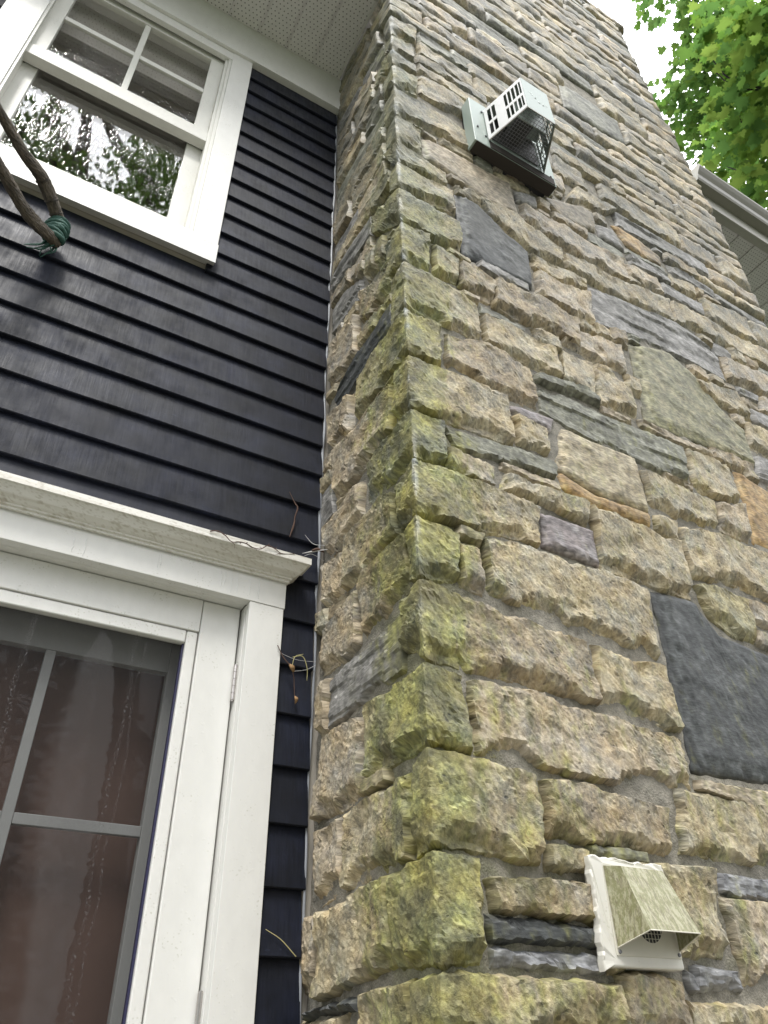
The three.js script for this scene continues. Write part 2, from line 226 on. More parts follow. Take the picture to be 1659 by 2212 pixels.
// ───────────────────────── stone chimney ─────────────────────────
const ZF = 0.60, XF = 0.864;        // faces of the chimney: front (z) and side (x)
const STONES = `F
l,brown|1001 295 1234 306 1284 296|1007 239 1219 239 1266 226
s,dark|988 228 1108 226 1261 216|989 189 1258 191
s,blue|991 173 1256 170|989 143 1094 148 1272 143
t,pink|1307 138 1419 141 1465 129|1309 50 1473 51
s,blue|1533 162 1663 152|1533 122 1668 120
s,blue|1508 150 1526 144|1506 119 1528 120
t,tan|1488 101 1547 91 1853 87|1488 42 1855 43
t,pink|1679 306 2053 302|1693 130 2052 134
s,blue|1693 360 1996 354|1687 324 1997 254
t,tan|1412 355 1653 367|1418 181 1640 184
s,green|1280 382 1456 384|1283 364 1453 363
t,tan|1166 370 1212 375 1270 367|1159 328 1202 327 1265 333
t,brown|1174 510 1289 516 1385 502 1555 491|1168 396 1205 391 1462 390 1537 391
t,tan|1622 549 1774 544 2036 547|1585 399 1641 390 1780 389 2036 406
s,pink|1701 581 2102 593|1703 563 2108 493
t,pink|993 715 1173 721 1410 703 1676 680|1001 548 1143 543 1332 537 1506 531 1675 559
t,tan|1424 896 1552 888 1671 892|1406 737 1543 720 1687 712
f,dark|1724 1154 1901 1163 1974 1065 2261 1038|1701 606 1801 609 2257 628
t,mossd|1934 1235 2045 1253 2179 1243|1972 1129 2064 1078 2170 1090
t,pink|2196 1252 2365 1249|2194 1168 2371 1158
t,pink|2184 1134 2425 1127|2169 1077 2416 1072
t,tan|1949 1468 2194 1507 2663 1492|1927 1263 2096 1291 2673 1282
t,tan|1529 1405 1666 1391 1910 1389|1512 1174 1707 1175 1903 1168
f,purple|1316 1306 1471 1306 1509 1300|1305 1186 1434 1188 1508 1177
t,tan|1080 1133 1275 1168 1362 1149 1503 1159 1684 1151|1091 963 1214 964 1388 949 1405 943 1672 923
t,pink|1001 1096 1058 1118|993 968 1067 960
t,tan|1207 1412 1270 1404 1510 1408|1161 1339 1261 1350 1475 1330 1495 1323
t,pink|989 1417 1049 1419 1147 1403|988 1352 1032 1334 1139 1340
f,tan|1468 1723 1587 1714 1813 1725|1421 1517 1438 1518 1578 1477 1814 1490
f,orange|1423 1510 1436 1510 1575 1466 1811 1478|1422 1448 1512 1418 1798 1421
t,tan|1832 1670 2054 1672 2199 1663|1835 1510 1990 1512 2169 1526
t,tan|1837 1480 1931 1482|1820 1419 1910 1389
t,tan|2138 1903 2354 1904|2108 1681 2221 1700 2377 1728
t,pink|2205 1659 2371 1714|2189 1527 2342 1529
f,orange|2415 1911 2768 1834|2353 1538 2770 1537
s,grey|2620 2065 2786 2071|2561 1922 2777 1929
s,green|1410 1869 1514 1890 1808 1894 2117 1900|1392 1767 1566 1733 1755 1707 2091 1721
s,green|1401 1936 1625 1981 1696 1954|1398 1904 1613 1932 1696 1929
f,purple|1251 1717 1376 1737 1445 1741|1272 1688 1350 1675 1417 1678
t,tan|1271 1679 1394 1665|1269 1561 1385 1564
s,green|988 1507 1112 1518 1252 1528 1411 1539|1025 1442 1167 1454 1301 1474 1403 1476
f,moss|1991 2422 2242 2502 2365 2419 2471 2276 2598 2189|1946 1957 2215 1980 2402 2001 2589 1999
t,tan|1557 2128 1567 2147 1711 2150|1544 1994 1528 1958 1687 1940
t,tan|1725 2158 1842 2178 1886 2105|1698 1936 1771 1939 1896 1941
t,pink|1590 2257 1684 2318 1921 2372|1575 2186 1720 2176 1901 2201
s,grey|1831 2706 2046 2741 2369 2782 2525 2759 2628 2722|1809 2458 2045 2511 2248 2521 2615 2507
t,pink|2661 2696 3195 2745|2645 2539 3186 2598
t,tan|2357 2400 2644 2458 2668 2399|2406 2326 2457 2298 2718 2308
s,grey|2672 2504 2833 2518|2673 2449 2804 2456
t,pink|2855 2529 3032 2554|2803 2401 3027 2387
t,tan|2645 2275 2864 2280|2605 2100 2863 2097
t,tan|2404 2957 2531 2979 2727 2966 3300 3005|2379 2788 2546 2815 2797 2832 3307 2817
t,tan|2688 3163 2887 3198 3063 3223|2705 3000 2889 3004 3061 3006
t,tan|3064 3204 3300 3223|3081 3008 3303 3031
f,grey|2018 3312 2131 3355|2020 3220 2187 3202
f,orange|2152 3419 2320 3411 2477 3354|2214 3282 2343 3260 2451 3274
f,brown|1655 3261 1951 3407 2017 3406|1764 3176 1902 3193 1993 3241
f,dark|1143 2868 1253 2868 1365 2760 1489 2697|1139 2442 1197 2459 1353 2459 1474 2462
t,tan|1135 2906 1212 2943 1324 2934 1505 2956 1700 2865|1147 2876 1255 2878 1368 2780 1522 2737 1693 2729
f,pink|995 3177 1128 3201 1278 3205 1468 3207|1004 3017 1156 3008 1313 2943 1487 2970
f,grey|1497 3172 1619 3222|1499 3094 1619 3142
f,tan|1385 3259 1599 3277|1413 3212 1589 3218
t,pink|1515 3088 1763 3097 2136 3092|1511 2952 1720 2888 2127 2921
t,tan|1716 2867 1834 2887 1954 2870 2389 2960|1704 2745 1841 2733 2047 2746 2367 2776
t,tan|1495 2693 1669 2713 1810 2722|1513 2615 1648 2607 1804 2667
t,pink|1520 2599 1643 2584 1804 2638|1493 2429 1623 2419 1791 2413
t,brown|1116 2381 1184 2398 1275 2355|1108 2239 1236 2223 1256 2254
t,brown|1282 2389 1420 2389 1496 2412 1584 2384 1700 2394|1253 2224 1356 2203 1525 2241 1659 2212
t,tan|1006 2411 1111 2377|999 2229 1099 2247
s,green|1194 2191 1299 2197 1394 2158|1192 2145 1315 2152 1386 2143
t,tan|1192 2125 1313 2144 1447 2134 1526 2125|1192 1990 1310 1975 1418 1970 1533 1985
t,brown|1027 1939 1112 1957 1256 1964 1382 1951|1015 1764 1121 1763 1257 1752 1381 1761
f,green|2100 4880 2340 4900 2580 4870|2080 4570 2330 4550 2570 4570
t,tan|1930 3554 2060 3583 2216 3562|1813 3338 1953 3409 2078 3453
s,grey|1381 3564 1526 3572 1665 3566|1387 3429 1526 3432 1671 3426
t,pink|1685 3564 1763 3569 1845 3573|1680 3429 1763 3432 1847 3430
s,grey|2191 3571 2536 3570 2881 3566|2189 3426 2536 3436 2866 3430
t,brown|2894 3566 3094 3563 3307 3568|2895 3429 3094 3424 3297 3432
t,tan|1019 3772 1181 3767 1344 3767|1006 3576 1181 3578 1350 3574
t,brown|1367 3769 1583 3768 1802 3770|1367 3576 1583 3578 1803 3576
t,tan|1815 3770 1913 3771 2011 3769|1817 3582 1913 3574 2020 3581
t,tan|2131 3766 2425 3770 2716 3770|2127 3575 2425 3576 2718 3579
t,brown|2729 3764 2888 3767 3036 3768|2735 3582 2888 3584 3034 3584
t,tan|3051 3770 3166 3772 3270 3769|3047 3575 3166 3585 3289 3575
t,tan|1006 3872 1407 3868 1816 3866|1005 3782 1407 3782 1806 3777
t,tan|1824 3865 2077 3865 2338 3865|1813 3775 2077 3785 2344 3786
t,brown|2353 3866 2824 3873 3301 3871|2350 3783 2824 3777 3295 3782
t,tan|1008 3969 1218 3969 1426 3972|1005 3884 1218 3884 1428 3877
s,green|1443 3973 1860 3964 2279 3963|1434 3878 1860 3876 2283 3883
t,tan|2292 3962 2454 3972 2602 3964|2300 3883 2454 3874 2607 3879
t,tan|2626 3971 2957 3966 3286 3963|2623 3874 2957 3876 3300 3886
t,tan|1020 4124 1193 4122 1355 4118|1019 3976 1193 3975 1356 3977
t,tan|1366 4122 1704 4114 2031 4116|1370 3983 1704 3977 2031 3977
t,brown|2041 4122 2427 4117 2807 4118|2054 3985 2427 3984 2805 3982
t,tan|2821 4122 3040 4121 3253 4122|2815 3985 3040 3975 3277 3975
s,green|1025 4245 1176 4246 1335 4248|1030 4131 1176 4127 1335 4135
t,tan|1335 4253 1604 4250 1867 4245|1332 4134 1604 4130 1863 4126
t,tan|1883 4252 2303 4250 2724 4252|1875 4127 2303 4128 2713 4125
t,brown|2735 4250 3009 4244 3291 4253|2733 4126 3009 4128 3276 4129
s,green|1248 4348 1590 4351 1949 4349|1240 4258 1590 4263 1928 4255
s,green|1951 4343 2151 4346 2343 4354|1942 4260 2151 4255 2347 4258
t,pink|2363 4348 2660 4351 2952 4354|2367 4261 2660 4260 2950 4258
t,pink|2966 4353 3124 4346 3290 4349|2962 4255 3124 4257 3273 4256
t,brown|1080 4500 1522 4503 1968 4493|1087 4365 1522 4355 1971 4365
t,brown|1971 4500 2119 4501 2272 4499|1981 4362 2119 4359 2274 4359
t,tan|2269 4493 2678 4494 3086 4504|2276 4361 2678 4361 3079 4363
t,pink|3092 4495 3181 4499 3258 4497|3094 4359 3181 4355 3275 4360
s,grey|1276 4593 1436 4594 1582 4595|1273 4504 1436 4505 1583 4507
t,tan|1604 4593 1833 4594 2054 4602|1606 4506 1833 4510 2054 4508
t,pink|2587 4593 2914 4602 3242 4600|2579 4511 2914 4515 3241 4509
t,pink|1044 4768 1216 4768 1381 4763|1045 4616 1216 4615 1382 4611
t,brown|1387 4765 1601 4767 1809 4758|1401 4608 1601 4615 1807 4605
t,brown|1819 4758 1941 4768 2059 4769|1811 4608 1941 4615 2063 4615
t,tan|2594 4768 2738 4757 2886 4759|2586 4605 2738 4614 2886 4611
t,tan|2903 4767 3080 4757 3253 4763|2900 4616 3080 4608 3254 4607
t,tan|1461 4874 1770 4883 2065 4883|1461 4775 1770 4774 2081 4780
t,pink|2598 4884 2790 4872 2981 4878|2591 4773 2790 4772 2984 4781
t,brown|2996 4874 3134 4873 3263 4882|3002 4779 3134 4769 3276 4775
s,green|1084 5073 1443 5075 1807 5074|1071 4888 1443 4884 1812 4891
t,tan|1822 5078 1986 5078 2143 5081|1821 4895 1986 4887 2147 4892
t,tan|2455 5077 2666 5076 2876 5072|2458 4888 2666 4885 2869 4895
t,pink|2881 5072 3071 5080 3253 5078|2882 4895 3071 4891 3256 4885
t,pink|1243 5239 1402 5245 1557 5245|1243 5087 1402 5094 1564 5093
s,green|1565 5241 2002 5248 2431 5248|1565 5089 2002 5096 2439 5090
t,tan|2447 5247 2662 5247 2867 5239|2448 5095 2662 5093 2872 5095
t,brown|2884 5239 3061 5244 3242 5241|2894 5092 3061 5086 3238 5087
t,tan|1114 5439 1530 5442 1961 5441|1105 5254 1530 5251 1948 5253
t,tan|1962 5443 2402 5439 2844 5447|1963 5250 2402 5253 2848 5261
t,brown|2845 5442 3043 5449 3228 5444|2846 5258 3043 5251 3246 5260
t,tan|1437 5628 1647 5623 1853 5626|1434 5459 1647 5456 1861 5456
t,tan|1863 5629 2286 5625 2697 5631|1865 5459 2286 5453 2706 5459
s,grey|2723 5625 2965 5633 3210 5628|2715 5455 2965 5457 3221 5454
s,green|1066 5780 1290 5783 1517 5777|1055 5638 1290 5637 1521 5642
t,tan|1527 5780 1834 5779 2146 5774|1526 5636 1834 5636 2135 5643
t,brown|2144 5781 2585 5774 3020 5774|2144 5644 2585 5643 3021 5645
t,tan|3034 5774 3121 5773 3212 5777|3032 5639 3121 5642 3217 5637
t,tan|1472 5926 1793 5931 2123 5929|1476 5790 1793 5785 2124 5786
t,tan|2132 5934 2547 5934 2974 5933|2125 5791 2547 5786 2964 5787
t,pink|2980 5927 3096 5929 3224 5925|2981 5784 3096 5795 3202 5789
t,pink|1109 6052 1401 6062 1695 6063|1110 5934 1401 5946 1679 5939
t,tan|1708 6062 2065 6054 2439 6058|1703 5942 2065 5943 2422 5938
t,brown|2446 6055 2680 6060 2924 6064|2440 5935 2680 5944 2932 5938
t,brown|2936 6053 3065 6062 3206 6054|2925 5945 3065 5936 3187 5938
t,pink|1324 6229 1700 6228 2073 6217|1319 6075 1700 6074 2086 6069
t,brown|2089 6219 2513 6227 2942 6229|2086 6064 2513 6068 2929 6065
s,grey|2942 6229 3079 6218 3214 6218|2950 6075 3079 6065 3211 6076
s,grey|1104 6325 1507 6319 1922 6329|1102 6235 1507 6238 1899 6232
t,tan|1923 6327 2238 6324 2544 6328|1916 6239 2238 6230 2544 6237
t,brown|2566 6328 2882 6325 3190 6318|2559 6230 2882 6238 3193 6233
t,tan|1228 6486 1565 6485 1906 6486|1232 6330 1565 6332 1903 6329
t,brown|1917 6493 2355 6484 2801 6493|1917 6340 2355 6340 2798 6338
t,pink|2807 6484 3008 6484 3209 6489|2805 6337 3008 6335 3200 6339
s,grey|1111 6633 1386 6644 1660 6635|1107 6503 1386 6494 1652 6495
t,tan|1680 6638 2070 6644 2477 6633|1679 6497 2070 6501 2465 6497
t,tan|2475 6633 2646 6643 2821 6635|2479 6502 2646 6503 2815 6504
s,green|2825 6635 3002 6643 3184 6635|2827 6496 3002 6503 3168 6506
t,tan|1246 6808 1542 6802 1838 6808|1240 6644 1542 6648 1836 6653
t,tan|1849 6804 2175 6803 2497 6802|1844 6644 2175 6655 2504 6653
t,tan|2510 6802 2848 6802 3191 6802|2508 6645 2848 6653 3181 6651
t,tan|1050 6899 1353 6902 1664 6908|1054 6818 1353 6813 1652 6812
s,grey|1664 6901 2034 6903 2403 6908|1660 6818 2034 6820 2408 6811
s,green|2424 6897 2663 6906 2899 6903|2422 6818 2663 6814 2907 6819
t,brown|2929 6901 3052 6901 3173 6905|2921 6813 3052 6811 3191 6809
t,brown|1302 7017 1642 7015 1967 7013|1302 6909 1642 6912 1973 6916
t,tan|1988 7022 2374 7017 2768 7015|1986 6912 2374 6914 2759 6921
t,tan|2769 7015 2970 7021 3172 7024|2777 6910 2970 6920 3159 6913
t,pink|1062 7085 1262 7084 1475 7087|1060 7027 1262 7035 1463 7030
t,tan|1476 7094 1665 7092 1849 7094|1473 7024 1665 7026 1857 7034
t,pink|1865 7085 2111 7091 2366 7089|1858 7032 2111 7036 2370 7035
t,tan|2379 7093 2766 7091 3148 7088|2379 7030 2766 7032 3162 7031
s,grey|2514 3332 2690 3336 2857 3334|2520 3250 2690 3261 2852 3254
s,grey|2871 3330 3082 3324 3300 3331|2877 3256 3082 3248 3288 3256
t,brown|2505 3417 2620 3425 2728 3415|2501 3340 2620 3340 2751 3343
t,tan|2758 3426 2902 3417 3047 3417|2758 3345 2902 3339 3056 3339
t,tan|3061 3418 3182 3421 3311 3425|3065 3340 3182 3340 3291 3350
s,grey|2189 3187 2325 3193 2456 3190|2197 3110 2325 3117 2468 3117
t,tan|2469 3229 2568 3231 2662 3229|2476 3120 2568 3120 2655 3121
t,pink|2156 3096 2265 3096 2361 3103|2159 2980 2265 2982 2381 2988
s,grey|2394 3106 2530 3098 2674 3101|2383 2999 2530 2989 2659 2993
t,tan|1278 -161 1464 -160 1662 -165|1280 -344 1464 -344 1655 -344
t,brown|1663 -235 1984 -234 2293 -229|1661 -339 1984 -342 2313 -340
t,tan|2316 -161 2574 -161 2826 -164|2321 -342 2574 -343 2838 -342
t,tan|2848 -194 3074 -196 3313 -204|2837 -339 3074 -334 3293 -341
t,pink|1670 -61 1934 -54 2201 -64|1661 -225 1934 -216 2214 -216
t,tan|2220 -56 2259 -49 2299 -47|2214 -216 2259 -216 2297 -219
t,tan|2838 -57 3074 -60 3314 -62|2848 -188 3074 -186 3311 -188
s,grey|1074 -26 1169 -36 1275 -36|1082 -162 1169 -163 1274 -160
t,brown|1273 10 1464 13 1649 4|1272 -148 1464 -150 1645 -154
s,green|2319 -21 2539 -22 2754 -21|2318 -156 2539 -153 2776 -152
t,brown|2777 -4 2804 -3 2841 2|2771 -150 2804 -148 2838 -146
t,pink|1671 32 1934 31 2203 34|1663 -45 1934 -47 2208 -55
t,brown|2842 116 3054 116 3261 120|2846 -54 3054 -53 3261 -55
t,brown|2213 118 2259 119 2306 116|2221 -44 2259 -45 2307 -44
t,pink|1066 40 1169 40 1273 42|1074 -26 1169 -15 1263 -26
s,grey|2320 126 2539 134 2770 126|2315 -4 2539 -4 2770 -14
t,pink|2777 184 2804 174 2831 177|2774 8 2804 13 2831 6
t,pink|1860 119 2034 123 2201 116|1863 35 2034 41 2192 36
t,brown|2065 259 2184 265 2295 257|2060 133 2184 129 2293 128
t,tan|2849 244 3074 251 3312 246|2840 127 3074 128 3302 125
t,tan|2315 291 2539 293 2766 292|2310 141 2539 141 2759 140
t,tan|1285 267 1344 266 1409 265|1287 144 1344 148 1395 150
t,tan|2780 306 2804 311 2838 304|2771 189 2804 186 2840 185
t,pink|2846 444 3074 440 3314 434|2845 266 3074 264 3305 254
t,pink|2063 395 2184 385 2303 393|2065 264 2184 269 2312 269
t,pink|1291 346 1349 349 1404 350|1288 276 1349 283 1394 276
s,grey|2308 424 2524 421 2729 419|2312 304 2524 303 2732 303
t,brown|2740 486 2789 490 2823 493|2742 319 2789 325 2828 315
s,pink|1946 395 2004 391 2043 393|1950 358 2004 365 2044 358
t,tan|2044 481 2174 474 2316 482|2050 395 2174 396 2298 403
t,tan|2314 572 2524 568 2735 565|2316 428 2524 431 2736 433
t,brown|2839 614 3074 610 3304 609|2850 449 3074 446 3301 445
t,pink|2108 615 2209 606 2301 611|2117 487 2209 485 2306 494
t,pink|2750 636 2789 641 2834 639|2751 505 2789 501 2845 498
t,pink|2309 738 2524 744 2737 743|2317 583 2524 583 2731 581
t,tan|2839 780 3074 777 3295 782|2838 626 3074 624 3313 625
t,brown|2750 807 2789 804 2824 804|2742 649 2789 653 2832 645
t,pink|2269 843 2499 846 2740 838|2260 750 2499 752 2724 749
s,grey|2837 897 3029 903 3220 896|2841 789 3029 790 3210 785
t,pink|3220 935 3264 942 3306 945|3224 787 3264 795 3311 788
t,pink|2744 1001 2789 1004 2834 997|2736 820 2789 823 2826 826
t,tan|2268 975 2504 981 2739 983|2270 854 2504 846 2736 848
t,tan|2842 1070 3029 1064 3212 1067|2847 915 3029 909 3204 911
t,brown|3224 1078 3264 1084 3301 1078|3229 954 3264 945 3301 948
t,pink|2279 1063 2504 1059 2740 1056|2276 991 2504 995 2743 990
t,tan|2746 1129 2789 1126 2823 1129|2738 1012 2789 1006 2822 1005
t,tan|2437 1234 2584 1244 2743 1240|2437 1067 2584 1067 2732 1073
t,brown|2839 1205 3029 1202 3205 1203|2841 1074 3029 1079 3205 1085
t,tan|3216 1224 3264 1217 3311 1216|3231 1092 3264 1091 3304 1086
s,pink|1001 1153 1034 1150 1080 1151|991 1118 1034 1116 1069 1118
s,green|2742 1278 2789 1281 2846 1279|2742 1135 2789 1136 2828 1141
s,grey|2848 1356 3029 1347 3203 1350|2841 1216 3029 1212 3216 1210
t,pink|3223 1377 3264 1384 3308 1377|3230 1225 3264 1225 3312 1226
t,brown|2683 1431 2759 1427 2833 1433|2684 1285 2759 1295 2845 1290
t,pink|2838 1505 3029 1500 3217 1497|2851 1354 3029 1359 3212 1365
t,brown|3225 1544 3264 1544 3305 1548|3219 1392 3264 1386 3306 1386
s,pink|1189 1453 1299 1448 1407 1455|1179 1423 1299 1420 1408 1417
t,tan|2667 1531 2754 1533 2844 1531|2673 1435 2754 1434 2826 1436
s,tan|2578 1532 2624 1535 2669 1535|2586 1503 2624 1495 2654 1496
t,tan|2842 1646 3029 1653 3206 1646|2851 1513 3029 1511 3203 1507
t,pink|3225 1684 3264 1683 3294 1685|3224 1563 3264 1557 3301 1559
t,pink|2791 1843 2999 1838 3212 1837|2789 1662 2999 1663 3212 1654
s,pink|1951 1713 2024 1709 2102 1710|1960 1682 2024 1682 2094 1678
t,tan|3228 1868 3264 1872 3299 1869|3229 1685 3264 1691 3304 1693
t,tan|2724 1921 2969 1915 3226 1918|2719 1855 2969 1845 3217 1854
s,pink|2631 1907 2674 1915 2724 1912|2636 1865 2674 1875 2719 1867
t,tan|3221 2005 3264 1995 3302 1996|3226 1884 3264 1876 3313 1879
s,pink|1705 1933 1779 1928 1852 1929|1711 1897 1779 1903 1859 1905
t,brown|2492 1987 2524 1993 2557 1989|2496 1898 2524 1901 2565 1895
s,pink|1903 1951 2099 1948 2290 1952|1900 1916 2099 1909 2292 1910
t,brown|2309 1980 2354 1983 2413 1976|2297 1914 2354 1904 2406 1906
t,pink|2417 1996 2449 1994 2488 1984|2408 1923 2449 1926 2479 1918
t,pink|2794 2080 3004 2083 3225 2079|2794 1931 3004 1928 3205 1934
t,tan|3227 2127 3264 2130 3315 2131|3230 2004 3264 2014 3307 2009
t,pink|2870 2199 3044 2195 3224 2198|2876 2085 3044 2091 3218 2084
t,tan|1901 2194 1924 2187 1965 2191|1890 2104 1924 2099 1958 2099
t,tan|1437 2205 1499 2212 1551 2211|1440 2138 1499 2136 1560 2145
t,tan|3221 2285 3264 2296 3315 2289|3228 2142 3264 2145 3308 2135
s,pink|1108 2215 1149 2217 1187 2214|1118 2177 1149 2178 1186 2186
t,tan|2866 2355 3044 2355 3213 2356|2869 2216 3044 2212 3213 2215
t,pink|2558 2287 2589 2285 2633 2290|2555 2228 2589 2232 2618 2233
s,grey|2721 2393 2794 2394 2855 2391|2724 2294 2794 2292 2855 2293
t,tan|3217 2434 3264 2439 3307 2435|3219 2298 3264 2300 3294 2305
t,tan|1707 2401 1749 2401 1787 2398|1702 2354 1749 2345 1787 2352
t,pink|3027 2450 3124 2450 3218 2453|3027 2357 3124 2364 3210 2363
t,tan|1799 2455 1844 2454 1877 2447|1812 2371 1844 2370 1887 2366
t,brown|1901 2469 1934 2473 1965 2471|1893 2381 1934 2382 1973 2383
s,tan|1071 2435 1114 2426 1170 2425|1059 2400 1114 2400 1176 2402
s,grey|1211 2446 1319 2449 1440 2445|1200 2402 1319 2396 1443 2399
s,pink|2683 2446 2739 2442 2791 2438|2679 2406 2739 2397 2800 2402
t,pink|2360 2499 2419 2505 2471 2499|2368 2427 2419 2433 2477 2435
s,green|1990 2488 2019 2487 2057 2484|1991 2445 2019 2451 2064 2446
s,tan|2487 2495 2529 2502 2584 2498|2491 2446 2529 2448 2571 2454
s,grey|3230 2567 3264 2570 3309 2568|3218 2444 3264 2450 3294 2454
t,brown|3047 2571 3129 2574 3203 2567|3047 2457 3129 2458 3220 2460
s,brown|2584 2505 2624 2495 2663 2506|2580 2465 2624 2470 2666 2470
t,tan|3195 2635 3249 2638 3313 2641|3190 2578 3249 2583 3314 2575
s,green|982 2673 1059 2668 1145 2670|987 2644 1059 2640 1140 2643
t,brown|3205 2775 3254 2768 3315 2766|3203 2653 3254 2652 3296 2651
s,grey|2634 2815 2694 2812 2755 2805|2629 2708 2694 2709 2765 2705
t,tan|2767 2820 2809 2821 2849 2816|2759 2720 2809 2717 2862 2726
t,brown|2867 2815 2914 2821 2954 2816|2862 2734 2914 2731 2953 2730
s,green|2972 2809 3024 2808 3075 2813|2973 2737 3024 2741 3073 2745
t,pink|3085 2809 3139 2813 3185 2805|3092 2744 3139 2752 3203 2745
s,tan|2538 2802 2584 2805 2630 2801|2549 2761 2584 2758 2626 2756
s,pink|3211 2808 3254 2805 3310 2811|3202 2783 3254 2780 3305 2783
s,tan|2145 2972 2179 2974 2208 2967|2137 2933 2179 2932 2224 2931
s,brown|1110 2977 1149 2984 1191 2975|1118 2937 1149 2944 1190 2941
s,pink|1612 3132 1654 3126 1684 3133|1608 3105 1654 3094 1691 3099
s,green|1921 3185 2039 3188 2162 3195|1920 3100 2039 3096 2156 3099
t,pink|1702 3167 1809 3171 1921 3168|1696 3111 1809 3114 1909 3111
t,brown|1627 3225 1659 3220 1705 3219|1618 3145 1659 3145 1690 3136
t,brown|2678 3237 2709 3244 2739 3246|2679 3183 2709 3185 2737 3185
s,pink|949 3234 1014 3234 1083 3236|942 3203 1014 3203 1076 3196
s,green|2197 3247 2329 3253 2464 3252|2193 3205 2329 3204 2455 3203
s,brown|2751 3239 2809 3239 2876 3239|2762 3206 2809 3196 2872 3203
s,tan|1093 3254 1179 3253 1269 3254|1102 3208 1179 3211 1268 3207
s,green|1281 3282 1324 3283 1372 3283|1272 3224 1324 3215 1384 3217
t,tan|1389 3352 1414 3351 1448 3353|1382 3276 1414 3275 1441 3272
t,brown|1447 3364 1509 3355 1555 3361|1459 3282 1509 3276 1572 3277
t,brown|1603 3385 1639 3376 1679 3378|1609 3280 1639 3286 1679 3282
t,tan|1685 3420 1719 3416 1759 3425|1692 3317 1719 3322 1751 3320
t,pink|2022 3415 2059 3423 2091 3422|2031 3352 2059 3356 2104 3347
s,grey|1355 3425 1399 3416 1440 3418|1355 3361 1399 3355 1449 3355
t,brown|1453 3418 1524 3419 1594 3420|1454 3368 1524 3371 1600 3370
s,brown|1768 3419 1794 3421 1830 3418|1768 3384 1794 3379 1813 3377
s,grey|2441 3419 2464 3421 2498 3423|2426 3382 2464 3376 2502 3379
S
t,tan|93 291 211 300 419 317|83 121 278 146 434 160
t,pink|2 293 88 289|-2 140 57 124
s,dark|14 97 270 109|20 88 270 95
t,tan|291 113 389 121 483 124|291 38 494 33
t,tan|198 491 341 500 495 510|201 327 370 329 498 344
t,pink|47 484 181 486|50 307 196 323
t,pink|74 718 173 716 302 699|30 516 202 507 303 520
s,grey|115 875 279 884 377 896 502 912|101 740 314 750 491 754
t,pink|55 893 103 880|35 712 91 725
t,pink|53 1051 268 1086|29 920 165 905 262 920
t,brown|285 1095 328 1123 532 1118|292 918 397 931 536 965
t,tan|188 1303 294 1309 422 1310 488 1278|176 1137 306 1126 412 1136 496 1149
t,pink|41 1295 161 1275|46 1142 158 1133
t,pink|24 1438 157 1458 288 1472|53 1320 170 1287 286 1332
t,pink|104 1727 248 1707 491 1708|108 1509 312 1508 486 1526
t,pink|32 1958 213 1913|44 1772 207 1743
s,dark|73 2042 277 2080 510 2089|86 1936 250 1953 504 1949
t,pink|49 2327 253 2300|21 2118 256 2052
s,grey|45 2554 162 2554 281 2480|36 2412 135 2387 259 2386
t,brown|266 2446 397 2376 503 2312|275 2212 426 2162 505 2190
t,brown|28 2656 110 2660 198 2664|25 2579 110 2580 193 2575
t,pink|203 2652 289 2656 378 2653|202 2579 289 2577 374 2575
s,grey|20 2788 200 2787 383 2784|26 2671 200 2675 369 2666
t,tan|24 2895 277 2892 534 2893|20 2791 277 2792 536 2795
s,grey|24 3016 138 3014 259 3023|32 2900 138 2909 241 2903
t,pink|265 3014 380 3013 500 3023|263 2903 380 2902 502 2906
t,brown|22 3181 109 3179 183 3181|29 3028 109 3034 194 3028
t,tan|203 3184 348 3174 491 3182|208 3024 348 3031 498 3024
t,tan|32 3341 257 3342 480 3333|24 3194 257 3195 499 3186
s,green|30 3477 260 3482 492 3477|19 3346 260 3345 495 3353
t,tan|30 3599 167 3605 306 3603|30 3496 167 3492 299 3493
s,green|323 3599 401 3598 474 3604|325 3493 401 3487 481 3484
t,pink|33 3709 257 3719 497 3715|33 3615 257 3616 481 3611
t,pink|29 3871 113 3872 206 3870|23 3722 113 3731 208 3725
t,tan|215 3878 313 3876 413 3867|216 3725 313 3727 412 3729
t,pink|33 3992 220 3997 415 4001|30 3881 220 3881 422 3884
s,grey|28 4141 148 4141 265 4143|27 4015 148 4005 274 4010
s,grey|289 4143 397 4140 505 4139|277 4009 397 4015 521 4016
t,tan|30 4295 252 4302 488 4303|30 4145 252 4145 488 4149
t,pink|23 4434 202 4440 373 4440|25 4313 202 4311 389 4309
t,tan|29 4532 202 4527 373 4525|33 4446 202 4454 367 4447
t,tan|19 4615 195 4619 371 4623|25 4541 195 4536 366 4544
t,pink|4 -206 125 -198 249 -204|9 -328 125 -327 233 -331
t,pink|245 -212 330 -207 402 -215|253 -326 330 -329 411 -332
s,grey|422 -157 455 -165 488 -155|422 -325 455 -335 492 -324
t,tan|257 -68 320 -73 398 -68|255 -206 320 -195 400 -195
t,pink|8 12 115 9 223 4|3 -186 115 -190 213 -189
t,tan|231 28 310 25 396 25|223 -65 310 -65 389 -58
t,tan|4 80 115 76 216 82|3 15 115 26 216 26
s,tan|304 542 360 544 407 545|308 509 360 515 422 515
t,tan|13 1134 40 1126 75 1124|16 1066 40 1062 74 1057
s,brown|82 1126 135 1126 182 1119|72 1083 135 1075 189 1075
s,grey|3 1595 55 1596 99 1589|4 1456 55 1456 107 1455
s,brown|117 1505 160 1495 211 1503|110 1469 160 1475 199 1472
t,tan|15 1666 55 1659 90 1658|8 1595 55 1601 92 1597
t,pink|5 1747 50 1747 88 1749|12 1669 50 1675 93 1667
s,brown|222 1755 360 1747 496 1749|222 1718 360 1725 493 1720
s,tan|17 2094 45 2089 87 2092|6 2044 45 2055 78 2051
t,tan|265 2163 335 2158 400 2160|268 2095 335 2088 390 2090
